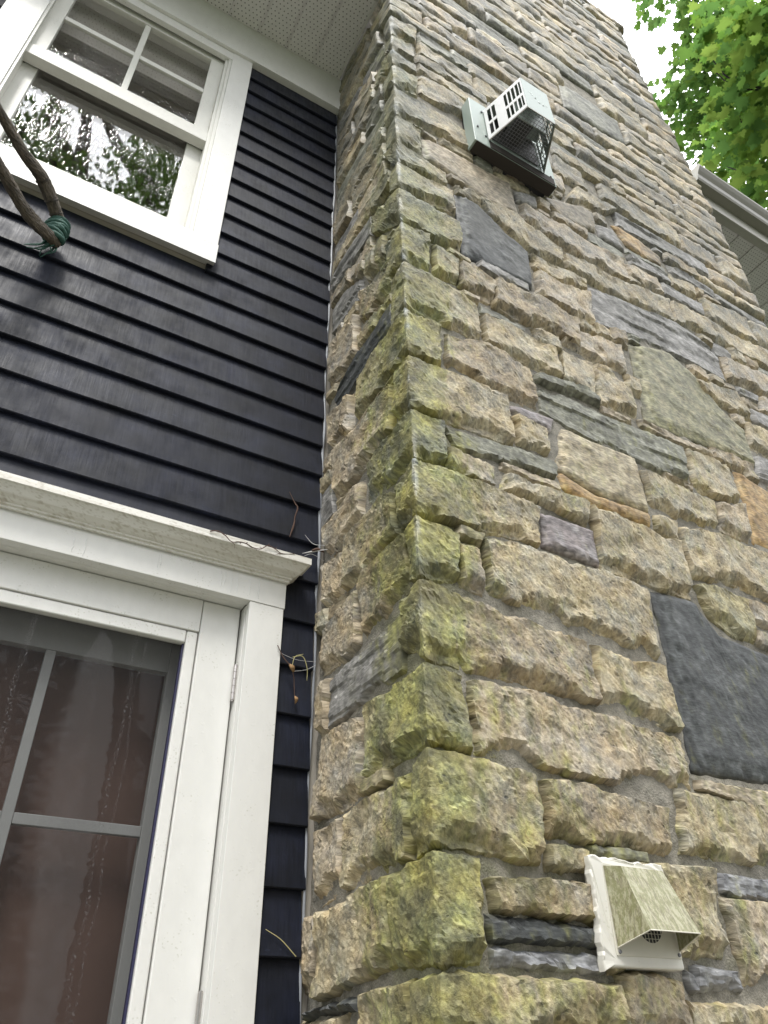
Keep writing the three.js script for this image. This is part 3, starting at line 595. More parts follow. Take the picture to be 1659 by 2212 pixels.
t,pink|404 2147 460 2149 498 2149|407 2100 460 2101 506 2099
t,tan|155 2379 205 2385 260 2381|151 2325 205 2318 250 2324
t,pink|73 2381 105 2379 145 2376|69 2324 105 2328 144 2330
t,pink|403 2521 445 2521 479 2522|406 2381 445 2384 469 2375
t,tan|327 2573 365 2571 391 2571|324 2423 365 2420 402 2416
s,tan|486 2484 520 2482 542 2481|494 2443 520 2444 558 2444
t,brown|247 2571 285 2576 313 2575|245 2515 285 2513 315 2509
Q
q,tan|-93 119 0 130 432 121|-103 33 0 42 448 50
q,mossd|-171 319 0 332 106 327|-161 152 0 143 100 150
q,tan|-52 509 0 533 283 514|-86 335 0 350 269 333
q,mossd|-278 721 0 723 94 711|-277 545 0 550 113 549
q,brown|-88 918 0 947 526 898|-97 802 0 743 534 736
q,mossd|-61 1114 0 1134 131 1113|-52 970 0 957 118 972
q,tan|-99 1289 0 1323 438 1319|-98 1160 0 1149 414 1185
q,green|-264 1502 0 1515 124 1517|-283 1349 0 1339 112 1362
q,tan|-72 1715 0 1731 381 1741|-105 1552 0 1525 381 1546
q,mossd|-336 1936 0 1959 134 1947|-353 1762 0 1759 121 1765
q,tan|-81 2153 0 2212 306 2165|-90 1952 0 1984 311 1981
q,tan|-111 2420 0 2437 123 2446|-112 2258 0 2225 114 2229
q,mossd|-205 2762 0 2640 269 2628|-218 2656 0 2445 267 2452
q,tan|-59 2817 0 2827 266 2857|-64 2697 0 2660 262 2705
q,tan|-106 3057 0 3001 240 2973|-45 2896 0 2846 245 2894
q,tan|-90 3188 0 3207 123 3187|-85 3012 0 3009 125 3000
q,tan|-94 3423 0 3467 431 3451|-99 3273 0 3234 504 3303
q,mossd|-100 3642 0 3677 130 3686|-104 3517 0 3491 136 3550
q,tan|-174 3898 0 3822 129 3810|-176 3761 0 3690 132 3739
q,tan|-75 4023 0 3987 133 4040|-72 3924 0 3839 132 3865
q,tan|-70 4170 0 4202 150 4246|-75 4037 0 4005 151 4103
q,tan|-112 4348 0 4348 365 4348|-112 4260 0 4260 365 4260
q,brown|-209 4498 0 4498 204 4498|-209 4360 0 4360 204 4360
q,tan|-96 4598 0 4598 403 4598|-96 4510 0 4510 403 4510
q,tan|-224 4763 0 4763 173 4763|-224 4610 0 4610 173 4610
q,tan|-99 4878 0 4878 590 4878|-99 4775 0 4775 590 4775
q,tan|-258 5078 0 5078 201 5078|-258 4890 0 4890 201 4890
q,tan|-82 5243 0 5243 370 5243|-82 5090 0 5090 370 5090
q,tan|-239 5443 0 5443 230 5443|-239 5255 0 5255 230 5255
q,grey|-105 5628 0 5628 563 5628|-105 5455 0 5455 563 5455
q,tan|-205 5778 0 5778 185 5778|-205 5640 0 5640 185 5640
q,tan|-106 5928 0 5928 595 5928|-106 5790 0 5790 595 5790
q,tan|-202 6058 0 6058 236 6058|-202 5940 0 5940 236 5940
q,tan|-82 6223 0 6223 442 6223|-82 6070 0 6070 442 6070
q,tan|-233 6323 0 6323 227 6323|-233 6235 0 6235 227 6235
q,tan|-83 6488 0 6488 353 6488|-83 6335 0 6335 353 6335
q,brown|-256 6638 0 6638 233 6638|-256 6500 0 6500 233 6500
q,tan|-81 6803 0 6803 372 6803|-81 6650 0 6650 372 6650
q,tan|-211 6903 0 6903 177 6903|-211 6815 0 6815 177 6815
q,tan|-107 7018 0 7018 432 7018|-107 6915 0 6915 432 6915
q,grey|-247 7088 0 7088 178 7088|-247 7030 0 7030 178 7030
q,tan|-200 10 0 10 200 10|-200 -150 0 -150 200 -150
q,tan|-100 -170 0 -170 400 -170|-100 -330 0 -330 400 -330`;
const PAL = {
  tan: [[0.505, 0.43, 0.285], [0.365, 0.295, 0.185], [0.63, 0.565, 0.40]],
  pink: [[0.53, 0.445, 0.32], [0.40, 0.325, 0.225], [0.65, 0.575, 0.435]],
  brown: [[0.415, 0.34, 0.225], [0.275, 0.215, 0.14], [0.55, 0.475, 0.335]],
  mossd: [[0.43, 0.385, 0.225], [0.29, 0.25, 0.14], [0.55, 0.51, 0.32]],
  grey: [[0.335, 0.325, 0.305], [0.225, 0.215, 0.20], [0.47, 0.455, 0.435]],
  blue: [[0.33, 0.335, 0.345], [0.22, 0.225, 0.235], [0.46, 0.465, 0.48]],
  dark: [[0.085, 0.092, 0.092], [0.062, 0.067, 0.067], [0.15, 0.157, 0.155]],
  green: [[0.30, 0.30, 0.235], [0.19, 0.19, 0.15], [0.44, 0.44, 0.36]],
  purple: [[0.33, 0.29, 0.285], [0.24, 0.205, 0.20], [0.50, 0.475, 0.48]],
  orange: [[0.50, 0.33, 0.14], [0.36, 0.235, 0.11], [0.58, 0.45, 0.25]],
  moss: [[0.33, 0.315, 0.19], [0.24, 0.235, 0.145], [0.43, 0.38, 0.24]],
};
// how much algae grows at a place: w = metres round the corner (front +, side -), y = height over the camera
function algae(w, y) {
  const band = w >= 0 ? Math.exp(-Math.pow(w / (0.20 + 0.10 * N2(y * 0.9, 3.3)), 2)) : Math.exp(-Math.pow(w / 0.26, 2));
  let m = band * (y < 2.4 ? 1 : lerp(1, 0.62, clamp((y - 2.4) / 2)));
  if (w >= 0) m = Math.max(m, 0.55 * Math.exp(-Math.pow((w - 0.12) / 0.55, 2)) * sstep(1.5, 0.1, y), 0.42 * (0.5 + 0.5 * N2(w * 1.3 + 9, y * 1.1)) * sstep(3.4, 0.6, y));
  return m;
}
const mossFresh = [0.43, 0.425, 0.125], mossMid = [0.255, 0.248, 0.08], mossDark = [0.135, 0.135, 0.06], mossGrey = [0.24, 0.255, 0.16];
function stoneColor(c, w, y, sd, mort) {
  const P = PAL[c];
  const a = fbm2(w * 9 + sd, y * 11 - sd, 4), b = fbm2(w * 34 - sd, y * 38 + sd, 3), st = fbm2(w * 46 + 3, y * 7 + sd, 3);
  let col = a > 0 ? mix3(P[0], P[2], clamp(a * 1.3 + b * 0.45)) : mix3(P[0], P[1], clamp(-a * 1.35 - b * 0.45));
  const grime = sstep(0.12, 0.5, fbm2(w * 4.5 + 60 + sd, y * 5.5, 4) + 0.35 * st), k = (1 + 0.17 * b + 0.09 * st) * (1 - 0.24 * grime); col = col.map(v => v * k);
  const al = algae(w, y), thin = c === 'dark' || c === 'blue' || c === 'purple' || c === 'orange' ? 0.35 : 1;
  const run = fbm2(w * 26 + 17, y * 3.2, 3);
  const grow = sstep(0.16, 0.78, al * thin + 0.34 * fbm2(w * 7 + 31, y * 6, 4) + 0.26 * fbm2(w * 42, y * 30 + 5, 3) + 0.34 * run);
  const tint = fbm2(w * 5 - 11, y * 6 + 2, 3), up = sstep(1.6, 3.4, y);
  let ms = tint > 0 ? mix3(mossMid, mossFresh, clamp(tint * 2.0 + b + run * 0.6)) : mix3(mossMid, mossDark, clamp(-tint * 2.2 - b * 0.6));
  ms = mix3(ms, mossGrey, up * 0.75).map(v => v * (1 + 0.3 * b));
  col = mix3(col, ms, grow * (mort ? 0.55 : 0.80));
  const ageShade = sstep(1.7, 4.0, y) * sstep(-0.40, 0.30, fbm2(w * 2.2 + 4, y * 2.6, 4) + 0.4 * b); col = mix3(col, [0.165, 0.165, 0.138].map(v => v * (1 + 0.5 * b)), ageShade * 0.74);  // patchy weathering deepened with height, standing in for shade on the upper chimney
  // lime that has run down the very corner
  if (!mort) { const lime = sstep(0.016, 0.003, Math.abs(w)) * sstep(-0.1, 0.3, fbm2(w * 20 + 8, y * 5 + 1, 3)) * sstep(0.6, 1.4, y); col = mix3(col, [0.66, 0.66, 0.60], lime * 0.8); }
  return col;
}
function creased(g, cosMax) {     // keep sharp breaks sharp: a corner only blends with neighbours that face its way
  const p = g.attributes.position.array, ix = g.index.array, nf = ix.length / 3, nv = p.length / 3, fn = new Float32Array(nf * 3), un = new Float32Array(nf * 3), adj = new Int32Array(nv * 8).fill(-1), cnt = new Uint8Array(nv);
  for (let f = 0; f < nf; f++) {
    const a = ix[f * 3] * 3, b = ix[f * 3 + 1] * 3, c = ix[f * 3 + 2] * 3, ux = p[b] - p[a], uy = p[b + 1] - p[a + 1], uz = p[b + 2] - p[a + 2], vx = p[c] - p[a], vy = p[c + 1] - p[a + 1], vz = p[c + 2] - p[a + 2];
    const x = uy * vz - uz * vy, y = uz * vx - ux * vz, z = ux * vy - uy * vx, l = Math.hypot(x, y, z) || 1; fn[f * 3] = x; fn[f * 3 + 1] = y; fn[f * 3 + 2] = z; un[f * 3] = x / l; un[f * 3 + 1] = y / l; un[f * 3 + 2] = z / l;
    for (let k = 0; k < 3; k++) { const v = ix[f * 3 + k]; if (cnt[v] < 8) adj[v * 8 + cnt[v]++] = f; }
  }
  const o = g.toNonIndexed(), n = o.attributes.normal.array;
  for (let f = 0; f < nf; f++) for (let k = 0; k < 3; k++) {
    const v = ix[f * 3 + k]; let x = 0, y = 0, z = 0;
    for (let q = 0; q < cnt[v]; q++) { const e = adj[v * 8 + q]; if (un[e * 3] * un[f * 3] + un[e * 3 + 1] * un[f * 3 + 1] + un[e * 3 + 2] * un[f * 3 + 2] > cosMax) { x += fn[e * 3]; y += fn[e * 3 + 1]; z += fn[e * 3 + 2]; } }
    const l = Math.hypot(x, y, z) || 1, w = (f * 3 + k) * 3; n[w] = x / l; n[w + 1] = y / l; n[w + 2] = z / l;
  }
  return o;
}
function polyAt(pts) {          // arc-length lookup on a polyline
  const L = [0]; for (let i = 1; i < pts.length; i++) L.push(L[i - 1] + Math.hypot(pts[i][0] - pts[i - 1][0], pts[i][1] - pts[i - 1][1]));
  const tot = L[L.length - 1];
  return t => { const d = t * tot; let i = 1; while (i < L.length - 1 && L[i] < d) i++; const f = clamp((d - L[i - 1]) / Math.max(1e-6, L[i] - L[i - 1])); return [lerp(pts[i - 1][0], pts[i][0], f), lerp(pts[i - 1][1], pts[i][1], f)]; };
}
// place(w, y, h): point of the surface; w is unrolled round the corner, h is height over the stone faces
function place(w, y, h) {
  const e = Math.exp(-Math.abs(w) / 0.03);
  return w >= 0 ? [XF + w - h * e, Yw(y), ZF + h] : [XF - h, Yw(y), ZF + w + h * e];
}
function stoneGeometry(kind, color, top, bot, seed, side) {
  const R = rng(seed * 7919 + 13), T = polyAt(top), B = polyAt(bot), sd = R() * 50;
  const W = Math.hypot(T(1)[0] - T(0)[0], T(1)[1] - T(0)[1]), H = Math.abs(T(0.5)[1] - B(0.5)[1]);
  const mid = [(T(0.5)[0] + B(0.5)[0]) / 2, (T(0.5)[1] + B(0.5)[1]) / 2], pm = place(...mid, 0);
  const dist = Math.hypot(pm[0], pm[1] - EYE, pm[2] - 1.9), cell = clamp(dist * 0.0031, 0.0062, 0.03);
  const nu = Math.round(clamp(W / cell, 6, 110)), nv = Math.round(clamp(H / cell, 5, 44));
  const flat = kind === 'f', slate = kind === 's', quoin = kind === 'q';
  let proud = flat ? lerp(-0.012, -0.004, R()) : slate ? lerp(-0.012, 0.002, R()) : lerp(-0.005, 0.006, R()); if (quoin) proud = lerp(-0.002, 0.006, R());
  if (kind === 'l') proud = 0.012;
  const x0 = Math.min(T(0)[0], B(0)[0]), y0 = Math.min(B(0)[1], B(1)[1]);
  // broad split face: the lowest of a few nearly level planes, so that ridges stay crisp
  const planes = []; const np = flat ? 2 : slate ? 3 : 3 + Math.round(W / 0.13);
  for (let i = 0; i < np; i++) { const s = (i + R()) / np, c = [x0 + s * W, y0 + (0.25 + 0.5 * R()) * H], a = R() * 6.283, g = (flat ? 0.012 : slate ? 0.05 : 0.15) * R(); planes.push([c, Math.cos(a) * g, Math.sin(a) * g, (flat ? 0.001 : 0.007) * R(), flat || slate ? 0 : 0.9]); }
  // pitched edges: bevels struck off the rim, mostly below
  const bev = []; if (!flat) { const n = slate ? Math.ceil(W / 0.12) : Math.ceil(W / 0.055) + 3; for (let i = 0; i < n; i++) {
    const r = R(), dir = r < 0.62 ? [0, -1] : r < 0.8 ? [0, 1] : r < 0.9 ? [-1, 0] : [1, 0], s = R(), p = dir[1] < 0 ? B(s) : dir[1] > 0 ? T(s) : dir[0] < 0 ? [lerp(B(0)[0], T(0)[0], s), lerp(B(0)[1], T(0)[1], s)] : [lerp(B(1)[0], T(1)[0], s), lerp(B(1)[1], T(1)[1], s)];
    const low = dir[1] < 0; if (quoin && Math.abs(p[0]) < 0.03 && !low) continue;
    bev.push([p, dir, (low ? lerp(0.010, 0.040, R()) : lerp(0.003, 0.011, R())) * clamp(H / 0.14, 0.5, 1.2), lerp(0.6, 1.4, R()), lerp(0.015, 0.06, R()), (R() - 0.5) * 0.5]);
  } }
  const chips = []; if (!flat && !slate) { const n = Math.ceil(W * H / 0.016); for (let i = 0; i < n; i++) { const s = R(), p = [x0 + s * W, lerp(B(s)[1], T(s)[1], R() * 0.9)]; if (quoin && Math.abs(p[0]) < 0.05) continue; chips.push([p[0], p[1], lerp(0.014, 0.042, R()), lerp(0.12, 0.30, R())]); } }
  const rough = flat ? 0.12 : slate ? 0.5 : 1;
  const pos = [], col = [], uv = [], idx = [], uo = R() * 3, vo = R() * 3, ur = R() < 0.5 ? 1 : -1;
  const layers = 0.05 + 0.10 * R();
  for (let j = -1; j <= nv + 1; j++) for (let i = -1; i <= nu + 1; i++) {
    const rim = i < 0 || j < 0 || i > nu || j > nv, s = clamp(i / nu), t = clamp(j / nv), a = T(s), b = B(s);
    let w = lerp(b[0], a[0], t) + (s - 0.5) * 0.010, y = lerp(b[1], a[1], t) + (t - 0.5) * 0.011;
    const ds = Math.min(s, 1 - s) * W, dt = Math.min(t, 1 - t) * H, de = Math.min(ds, dt);
    const wob = (flat ? 0.35 : 1) * sstep(0.03, 0, de) * 0.0044;      // ragged outline
    w += wob * (N2(w * 17 + sd, y * 17) + 0.5 * N2(w * 47 + sd, y * 47)) * (quoin && Math.abs(w) < 0.03 ? 0.2 : 1); y += wob * (N2(w * 15 - sd, y * 21 + 9) + 0.6 * N2(w * 55, y * 55 - sd));
    let f = 1; for (const [c, gx, gy, o, q] of planes) { const dx = w - c[0], dy = y - c[1]; f = Math.min(f, o + gx * dx + gy * dy + q * (dx * dx + dy * dy)); }
    f = clamp(f, -0.008, 0.009);
    const jx = 0.006 * N2(w * 31 + sd, y * 31), jy = 0.006 * N2(w * 31, y * 31 + sd);
    for (const [p, n, d, sl, L, tw] of bev) { const dx = w + jx - p[0], dy = y + jy - p[1], dn = dx * n[0] + dy * n[1] + d, dtg = dx * n[1] - dy * n[0]; f = Math.min(f, 0.005 - sl * (dn + tw * dtg) + 1.1 * Math.max(0, Math.abs(dtg) - L)); }
    for (const [cx, cy, r, dp] of chips) { const q = 1 - ((w + jx - cx) ** 2 + (y + jy - cy) ** 2) / (r * r); if (q > 0) f -= dp * r * q * 0.8; }
    f = Math.max(f, -0.021);
    let split = 1;
    if (quoin) f = lerp(f, 0.003, 0.75 * sstep(0.05, 0.0, Math.abs(w)));
    if (flat) { const lay = Math.min(s * W * 1.0, t * H * 1.6) + 0.016 * fbm2(w * 14 + sd, y * 14, 3); const big = clamp(H / 0.3, 0.6, 1.6); if (lay < 0.036 * big) { f -= 0.006; split = 1.35; } if (lay < 0.018 * big) { f -= 0.006; split = 0.85; } const fl = fbm2(w * 6 + sd, y * 9, 4); if (fl > 0.12) f += 0.0016; if (fl > 0.26) f += 0.0014; }
    const bd = (y + 0.006 * N2(w * 7, y * 12 + sd)) / lerp(0.016, 0.034, layers * 6), bed = slate ? 0.007 * N2(Math.floor(bd) * 3.7 + sd, w * 1.5) : 0;
    f += proud + bed + (flat ? 0 : (slate ? 0.4 : 1) * (0.0034 * facet((w + jx) * 10 + sd, (y + jy) * 13) + 0.0014 * facet((w + jx) * 28 + sd, (y + jy) * 34) + 0.0005 * facet((w + jx) * 75, (y + jy) * 85 + sd))) + rough * (0.0018 * fbm2(w * 14 + sd, y * 18, 3) + 0.0012 * N2(w * 60, y * 70 + sd) + 0.0009 * N2(w * 130 + sd, y * 140)) + (flat ? 0.0010 * fbm2(w * 8 + sd, y * 8, 4) : 0);
    const edge = Math.pow(sstep(0, flat ? 0.003 : 0.005, de), 0.5);
    let h = lerp(-0.033, f, lerp(flat ? 0.6 : 0.4, 1, edge));
    if (rim) h = -0.07;
    const p = place(w, y, h); pos.push(p[0], p[1], p[2]);
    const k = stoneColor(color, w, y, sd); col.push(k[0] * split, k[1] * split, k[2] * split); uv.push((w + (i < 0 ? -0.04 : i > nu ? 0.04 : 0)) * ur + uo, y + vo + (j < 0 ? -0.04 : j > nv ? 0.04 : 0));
  }
  const st = nu + 3; for (let j = 0; j < nv + 2; j++) for (let i = 0; i < nu + 2; i++) { const a = j * st + i; idx.push(a, a + 1, a + st, a + 1, a + st + 1, a + st); }
  const g = new THREE.BufferGeometry(); g.setAttribute('position', new THREE.Float32BufferAttribute(pos, 3)); g.setAttribute('color', new THREE.Float32BufferAttribute(col, 3)); g.setAttribute('uv', new THREE.Float32BufferAttribute(uv, 2)); g.setIndex(idx); g.computeVertexNormals(); return flat || dist > 4.6 ? g : creased(g, 0.90);
}
const chimney = thing('stone_chimney', 'tall outside chimney of rough tan stone with green algae down its corner', 'chimney');
{
  let sec = '', n = 0;
  for (const line of STONES.trim().split('\n')) {
    if (line.length === 1) { sec = line; continue; }
    const [kc, ts, bs] = line.split('|'), [k, c] = kc.split(',');
    const pts = s => { const v = s.split(' ').map(Number), o = []; for (let i = 0; i < v.length; i += 2) o.push([v[i] / 1000 - (sec === 'F' ? XF : sec === 'S' ? ZF : 0), v[i + 1] / 1000]); return o; };
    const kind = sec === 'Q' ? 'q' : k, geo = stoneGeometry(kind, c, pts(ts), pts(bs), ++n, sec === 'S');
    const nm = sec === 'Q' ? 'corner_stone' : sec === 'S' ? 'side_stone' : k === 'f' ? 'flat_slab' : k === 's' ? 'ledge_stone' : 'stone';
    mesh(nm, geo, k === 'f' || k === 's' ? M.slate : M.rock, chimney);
  }
  // mortar bed: front and side sheets round the core
  const gs = [];
  const sheet = (w0, w1, y0, y1, c) => {
    const nu = Math.round((w1 - w0) / c), nv = Math.round((y1 - y0) / c), pos = [], col = [], uv = [], idx = [];
    for (let j = 0; j <= nv; j++) for (let i = 0; i <= nu; i++) {
      const w = lerp(w0, w1, i / nu), y = lerp(y0, y1, j / nv), h = -0.0235 + 0.006 * fbm2(w * 9, y * 9 + 40, 3);
      const p = place(w, y, h); pos.push(...p); uv.push(w, y);
      const b = fbm2(w * 14, y * 14 + 77, 3); let k = mix3([0.40, 0.38, 0.33], [0.28, 0.27, 0.24], clamp(0.4 + b));
      const al = algae(w, y), g = sstep(0.3, 0.8, al + 0.5 * b) * 0.6; k = mix3(k, [0.22, 0.225, 0.11], g); col.push(...k);
    }
    for (let j = 0; j < nv; j++) for (let i = 0; i < nu; i++) { const a = j * (nu + 1) + i; idx.push(a, a + 1, a + nu + 1, a + 1, a + nu + 2, a + nu + 1); }
    const g = new THREE.BufferGeometry(); g.setAttribute('position', new THREE.Float32BufferAttribute(pos, 3)); g.setAttribute('color', new THREE.Float32BufferAttribute(col, 3)); g.setAttribute('uv', new THREE.Float32BufferAttribute(uv, 2)); g.setIndex(idx); g.computeVertexNormals(); return g;
  };
  gs.push(sheet(-0.6, 2.42, -1.45, 3.4, 0.02), sheet(-0.6, 2.36, 3.4, 7.08, 0.04));
  mesh('mortar', mergeGeometries(gs), M.mortar, chimney);
  const core = uvBox(merge([box(XF + 0.05, 3.262, 0, Yw(3.5), 0.0, 0.55, 0), box(XF + 0.05, 3.16, Yw(3.5), Yw(7.06), -0.5, 0.55, 0)]));
  const cc = new Float32Array(core.attributes.position.count * 3).fill(0.32); core.setAttribute('color', new THREE.BufferAttribute(cc, 3));
  mesh('core', core, M.mortar, chimney);
  // weathered cap course
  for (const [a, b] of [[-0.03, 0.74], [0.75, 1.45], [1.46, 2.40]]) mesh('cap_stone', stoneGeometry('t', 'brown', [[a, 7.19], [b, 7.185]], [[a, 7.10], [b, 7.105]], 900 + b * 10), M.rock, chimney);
  mesh('cap_bed', box(XF + 0.01, 3.25, Yw(7.07), Yw(7.17), -0.5, 0.575, 0.01), std({ color: lin(0.30, 0.28, 0.25), map: mortarMap, roughness: 0.9 }), chimney);
  // bead of grey sealant where the siding meets the stone
  const bead = []; for (let i = 0; i <= 60; i++) { const y = lerp(-1.2, 4.25, i / 60); bead.push(V(0.8635 + 0.003 * N2(y * 3, 2), Yw(y), 0.012 + 0.006 * N2(y * 4, 9))); }
  mesh('sealant_bead', tube(bead, [0.004, 0.006, 0.003, 0.006, 0.004, 0.006, 0.004], 6, 240), M.sealant, chimney);
}

// ───────────────────────── house ─────────────────────────
const house = thing('house', 'two storey house with charcoal clapboards and white trim beside the chimney', 'house');
const HX0 = -3.2, HX1 = 6.6;
{ // carcass round the openings
  const b = [];
  const wall = (x0, x1, y0, y1) => b.push(box(x0, x1, y0, y1, -0.6, -0.004, 0));
  wall(HX0, -0.60, 0, Yw(4.6)); wall(-0.598, 0.66, Yw(1.125), Yw(2.66)); wall(-0.598, 0.66, Yw(4.30), Yw(4.6)); wall(0.30, 0.66, Yw(2.662), Yw(4.298));
  wall(-0.598, -0.30, 0, Yw(1.123)); wall(0.662, HX1, 0, Yw(4.6)); wall(-0.298, 0.658, 0, Yw(-1.12));
  mesh('wall', merge(b), M.room, house);
}
{ // clapboards, one by one, cut round the window and the door
  const siding = part('siding', house), R = rng(31);
  const ys = [-1.26]; while (ys[ys.length - 1] < 1.66) ys.push(ys[ys.length - 1] + 0.1466); for (let k = 0; k < 19; k++) ys.push(1.672 + 0.137 * (k + 1));
  ys.splice(0, ys.length, ...(() => { const a = []; for (let k = -10; k <= 10; k++) a.push(0.206 + 0.1466 * k); for (let k = 1; k <= 19; k++) a.push(1.672 + 0.137 * k); return a; })());
  for (let k = 0; k < ys.length - 1; k++) {
    const y0 = ys[k], y1 = ys[k + 1]; if (y0 > 4.28) break;
    let spans = [[HX0, 0.862]];
    const cut = (a, b) => { spans = spans.flatMap(([p, q]) => b <= p || a >= q ? [[p, q]] : [[p, a], [b, q]].filter(([u, v]) => v - u > 0.01)); };
    if (y1 > 2.64 && y0 < 4.3) cut(-0.66, 0.30); if (y0 < 1.12) cut(-0.33, 0.70); 
    if (y1 > 2.53 && y1 < 2.66) cut(-0.66, 0.33);
    for (let [a, b] of spans) {
      const cuts = [a]; if (b - a > 2.4) { cuts.push(a + 0.9 + R() * 1.2); } cuts.push(b);
      for (let c = 0; c < cuts.length - 1; c++) {
        const xa = cuts[c] + (c ? 0.001 : 0), xb = cuts[c + 1] - (c < cuts.length - 2 ? 0.001 : 0) - (xb_ => xb_ > 0.86 ? R() * 0.006 : 0)(cuts[c + 1]);
        // a tapered board: thick butt below, thin edge tucked under the next
        const nx = Math.max(2, Math.round((xb - xa) / 0.12)), pos = [], uv = [], idx = [], sd = R() * 9, uo = R() * 5;
        const prof = [[0.0, 0.003], [0.0, 0.0195], [0.003, 0.0222], [y1 - y0 + 0.022, 0.0045], [y1 - y0 + 0.022, 0.001]];
        for (let q = 0; q < prof.length - 1; q++) { const base = pos.length / 3; for (let i = 0; i <= nx; i++) for (const [dy, z] of [prof[q], prof[q + 1]]) { const x = lerp(xa, xb, i / nx), wv = 0.0016 * N2(x * 1.7 + sd, k * 3.1); pos.push(x, Yw(y0 + dy + (dy < 0.01 ? wv : 0)), z + (dy < 0.01 ? 0.0018 * N2(x * 1.3 + 4, k * 2.2) : 0)); uv.push(x + uo, dy + k * 0.37); } for (let i = 0; i < nx; i++) { const a0 = base + i * 2; idx.push(a0, a0 + 2, a0 + 1, a0 + 1, a0 + 2, a0 + 3); } }
        for (const x of [0, nx]) { const base = pos.length / 3; for (const [dy, z] of prof) { pos.push(x ? xb : xa, Yw(y0 + dy), z); uv.push(0, dy); } for (let i = 1; i < prof.length - 1; i++) idx.push(base, base + i, base + i + 1); }
        const g = new THREE.BufferGeometry(); g.setAttribute('position', new THREE.Float32BufferAttribute(pos, 3)); g.setAttribute('uv', new THREE.Float32BufferAttribute(uv, 2)); g.setIndex(idx); g.computeVertexNormals();
        mesh('clapboard', g, R() < 0.35 ? M.siding2 : M.siding, siding);
      }
    }
  }
  // right of the chimney
  for (let k = 14; k < ys.length - 1; k++) { if (ys[k] > 4.28) break; mesh('clapboard', alongX([[0.0, Yw(ys[k])], [0.022, Yw(ys[k])], [0.005, Yw(ys[k + 1] + 0.02)], [0.0, Yw(ys[k + 1] + 0.02)]], 3.30, HX1), M.siding, siding); }
}
const fr = (x0, x1, y0, y1, z0, z1, r) => box(x0, x1, Yw(y0), Yw(y1), z0, z1, r);
{ // upper window
  const w = part('window', house), z = 0.03, s = k0(z);
  mesh('casing', fr(0.256 * s, 0.362 * s, 2.66 * s, 4.30, 0.0, z), M.trim, w);
  mesh('casing', fr(-0.703 * s, -0.566 * s, 2.66 * s, 4.30, 0.0, z), M.trim, w);
  mesh('head_casing', fr(-0.703 * s, 0.362 * s, 4.20, 4.274, 0.0, z - 0.003), M.trim, w);
  mesh('sill', merge([alongX([[0, Yw(2.552)], [0.05, Yw(2.520)], [0.052, Yw(2.632)], [0, Yw(2.652)]], -0.72 * s, 0.364 * 0.975), fr(-0.70 * s, 0.358 * 0.975, 2.634, 2.668, 0.0, 0.040)]), M.trim, w);
  // jamb liners
  mesh('jamb', fr(0.222, 0.258, 2.64, 4.28, -0.12, 0.012), M.vinyl, w); mesh('jamb', fr(-0.585, -0.552, 2.64, 4.28, -0.12, 0.012), M.vinyl, w);
  mesh('jamb', fr(0.236, 0.252, 2.64, 4.28, 0.0121, 0.022), M.vinyl, w); mesh('jamb', fr(-0.558, -0.546, 2.64, 4.28, 0.0121, 0.022), M.vinyl, w);
  mesh('head_jamb', fr(-0.552, 0.222, 4.232, 4.30, -0.12, 0.012), M.vinyl, w);
  // upper sash: frame, cross of muntins, four panes
  const zu = -0.012, up = w;
  mesh('upper_sash', merge([fr(-0.552, -0.490, 3.402, 4.232, zu - 0.03, zu), fr(0.157, 0.222, 3.402, 4.232, zu - 0.03, zu), fr(-0.4898, 0.1568, 4.170, 4.232, zu - 0.03, zu - 0.001), fr(-0.56, 0.228, 3.392, 3.472, zu - 0.034, zu + 0.014), fr(-0.4898, 0.1568, 3.4722, 3.510, zu - 0.03, zu - 0.002)]), M.vinyl, up);
  mesh('muntin', fr(-0.179, -0.152, 3.51, 4.17, zu - 0.022, zu - 0.004), M.vinyl, up);
  mesh('muntin', fr(-0.4898, -0.1792, 3.828, 3.862, zu - 0.022, zu - 0.005), M.vinyl, up); mesh('muntin', fr(-0.1518, 0.1568, 3.828, 3.862, zu - 0.022, zu - 0.005), M.vinyl, up);
  for (const [a, b] of [[-0.4898, -0.1792], [-0.1518, 0.1568]]) for (const [c, d] of [[3.5102, 3.8278], [3.8622, 4.1698]]) { const g = new THREE.PlaneGeometry(b - a, d - c); g.translate((a + b) / 2, Yw((c + d) / 2), zu - 0.014); mesh('pane', uvBox(g), M.glass, up); }
  // lower sash, set back
  const zl = -0.052, lo = w, sl = k0(-0.055);
  const gx0 = -0.478 * sl, gx1 = 0.147 * sl, gy0 = 2.732 * sl, gy1 = 3.352 * sl;
  mesh('lower_sash', merge([fr(-0.553, gx0, 2.66, 3.47, zl - 0.03, zl), fr(gx1, 0.223, 2.66, 3.47, zl - 0.03, zl), fr(gx0 + 0.0002, gx1 - 0.0002, gy1, 3.47, zl - 0.03, zl - 0.001), fr(gx0 + 0.0002, gx1 - 0.0002, 2.66, gy0, zl - 0.03, zl - 0.001)]), M.vinyl, lo);
  for (const zz of [zl - 0.012, zl - 0.024]) { const g = new THREE.PlaneGeometry(gx1 - gx0, gy1 - gy0); g.translate((gx0 + gx1) / 2, Yw((gy0 + gy1) / 2), zz); mesh('pane', uvBox(g), zz > zl - 0.02 ? M.glass : M.glassIn, lo); }
  for (const [sx, sy] of [[-0.551, 3.398], [0.218, 3.398]]) mesh('latch', fr(sx - 0.006, sx + 0.006, sy - 0.004, sy + 0.012, zl, zl + 0.03), M.black, lo);
  // roller shade and dark room
  mesh('shade', merge([fr(-0.55, 0.22, 3.90, 4.28, -0.113, -0.108, 0), fr(-0.55, 0.22, 3.885, 3.90, -0.118, -0.104, 0.003)]), M.shade, w);
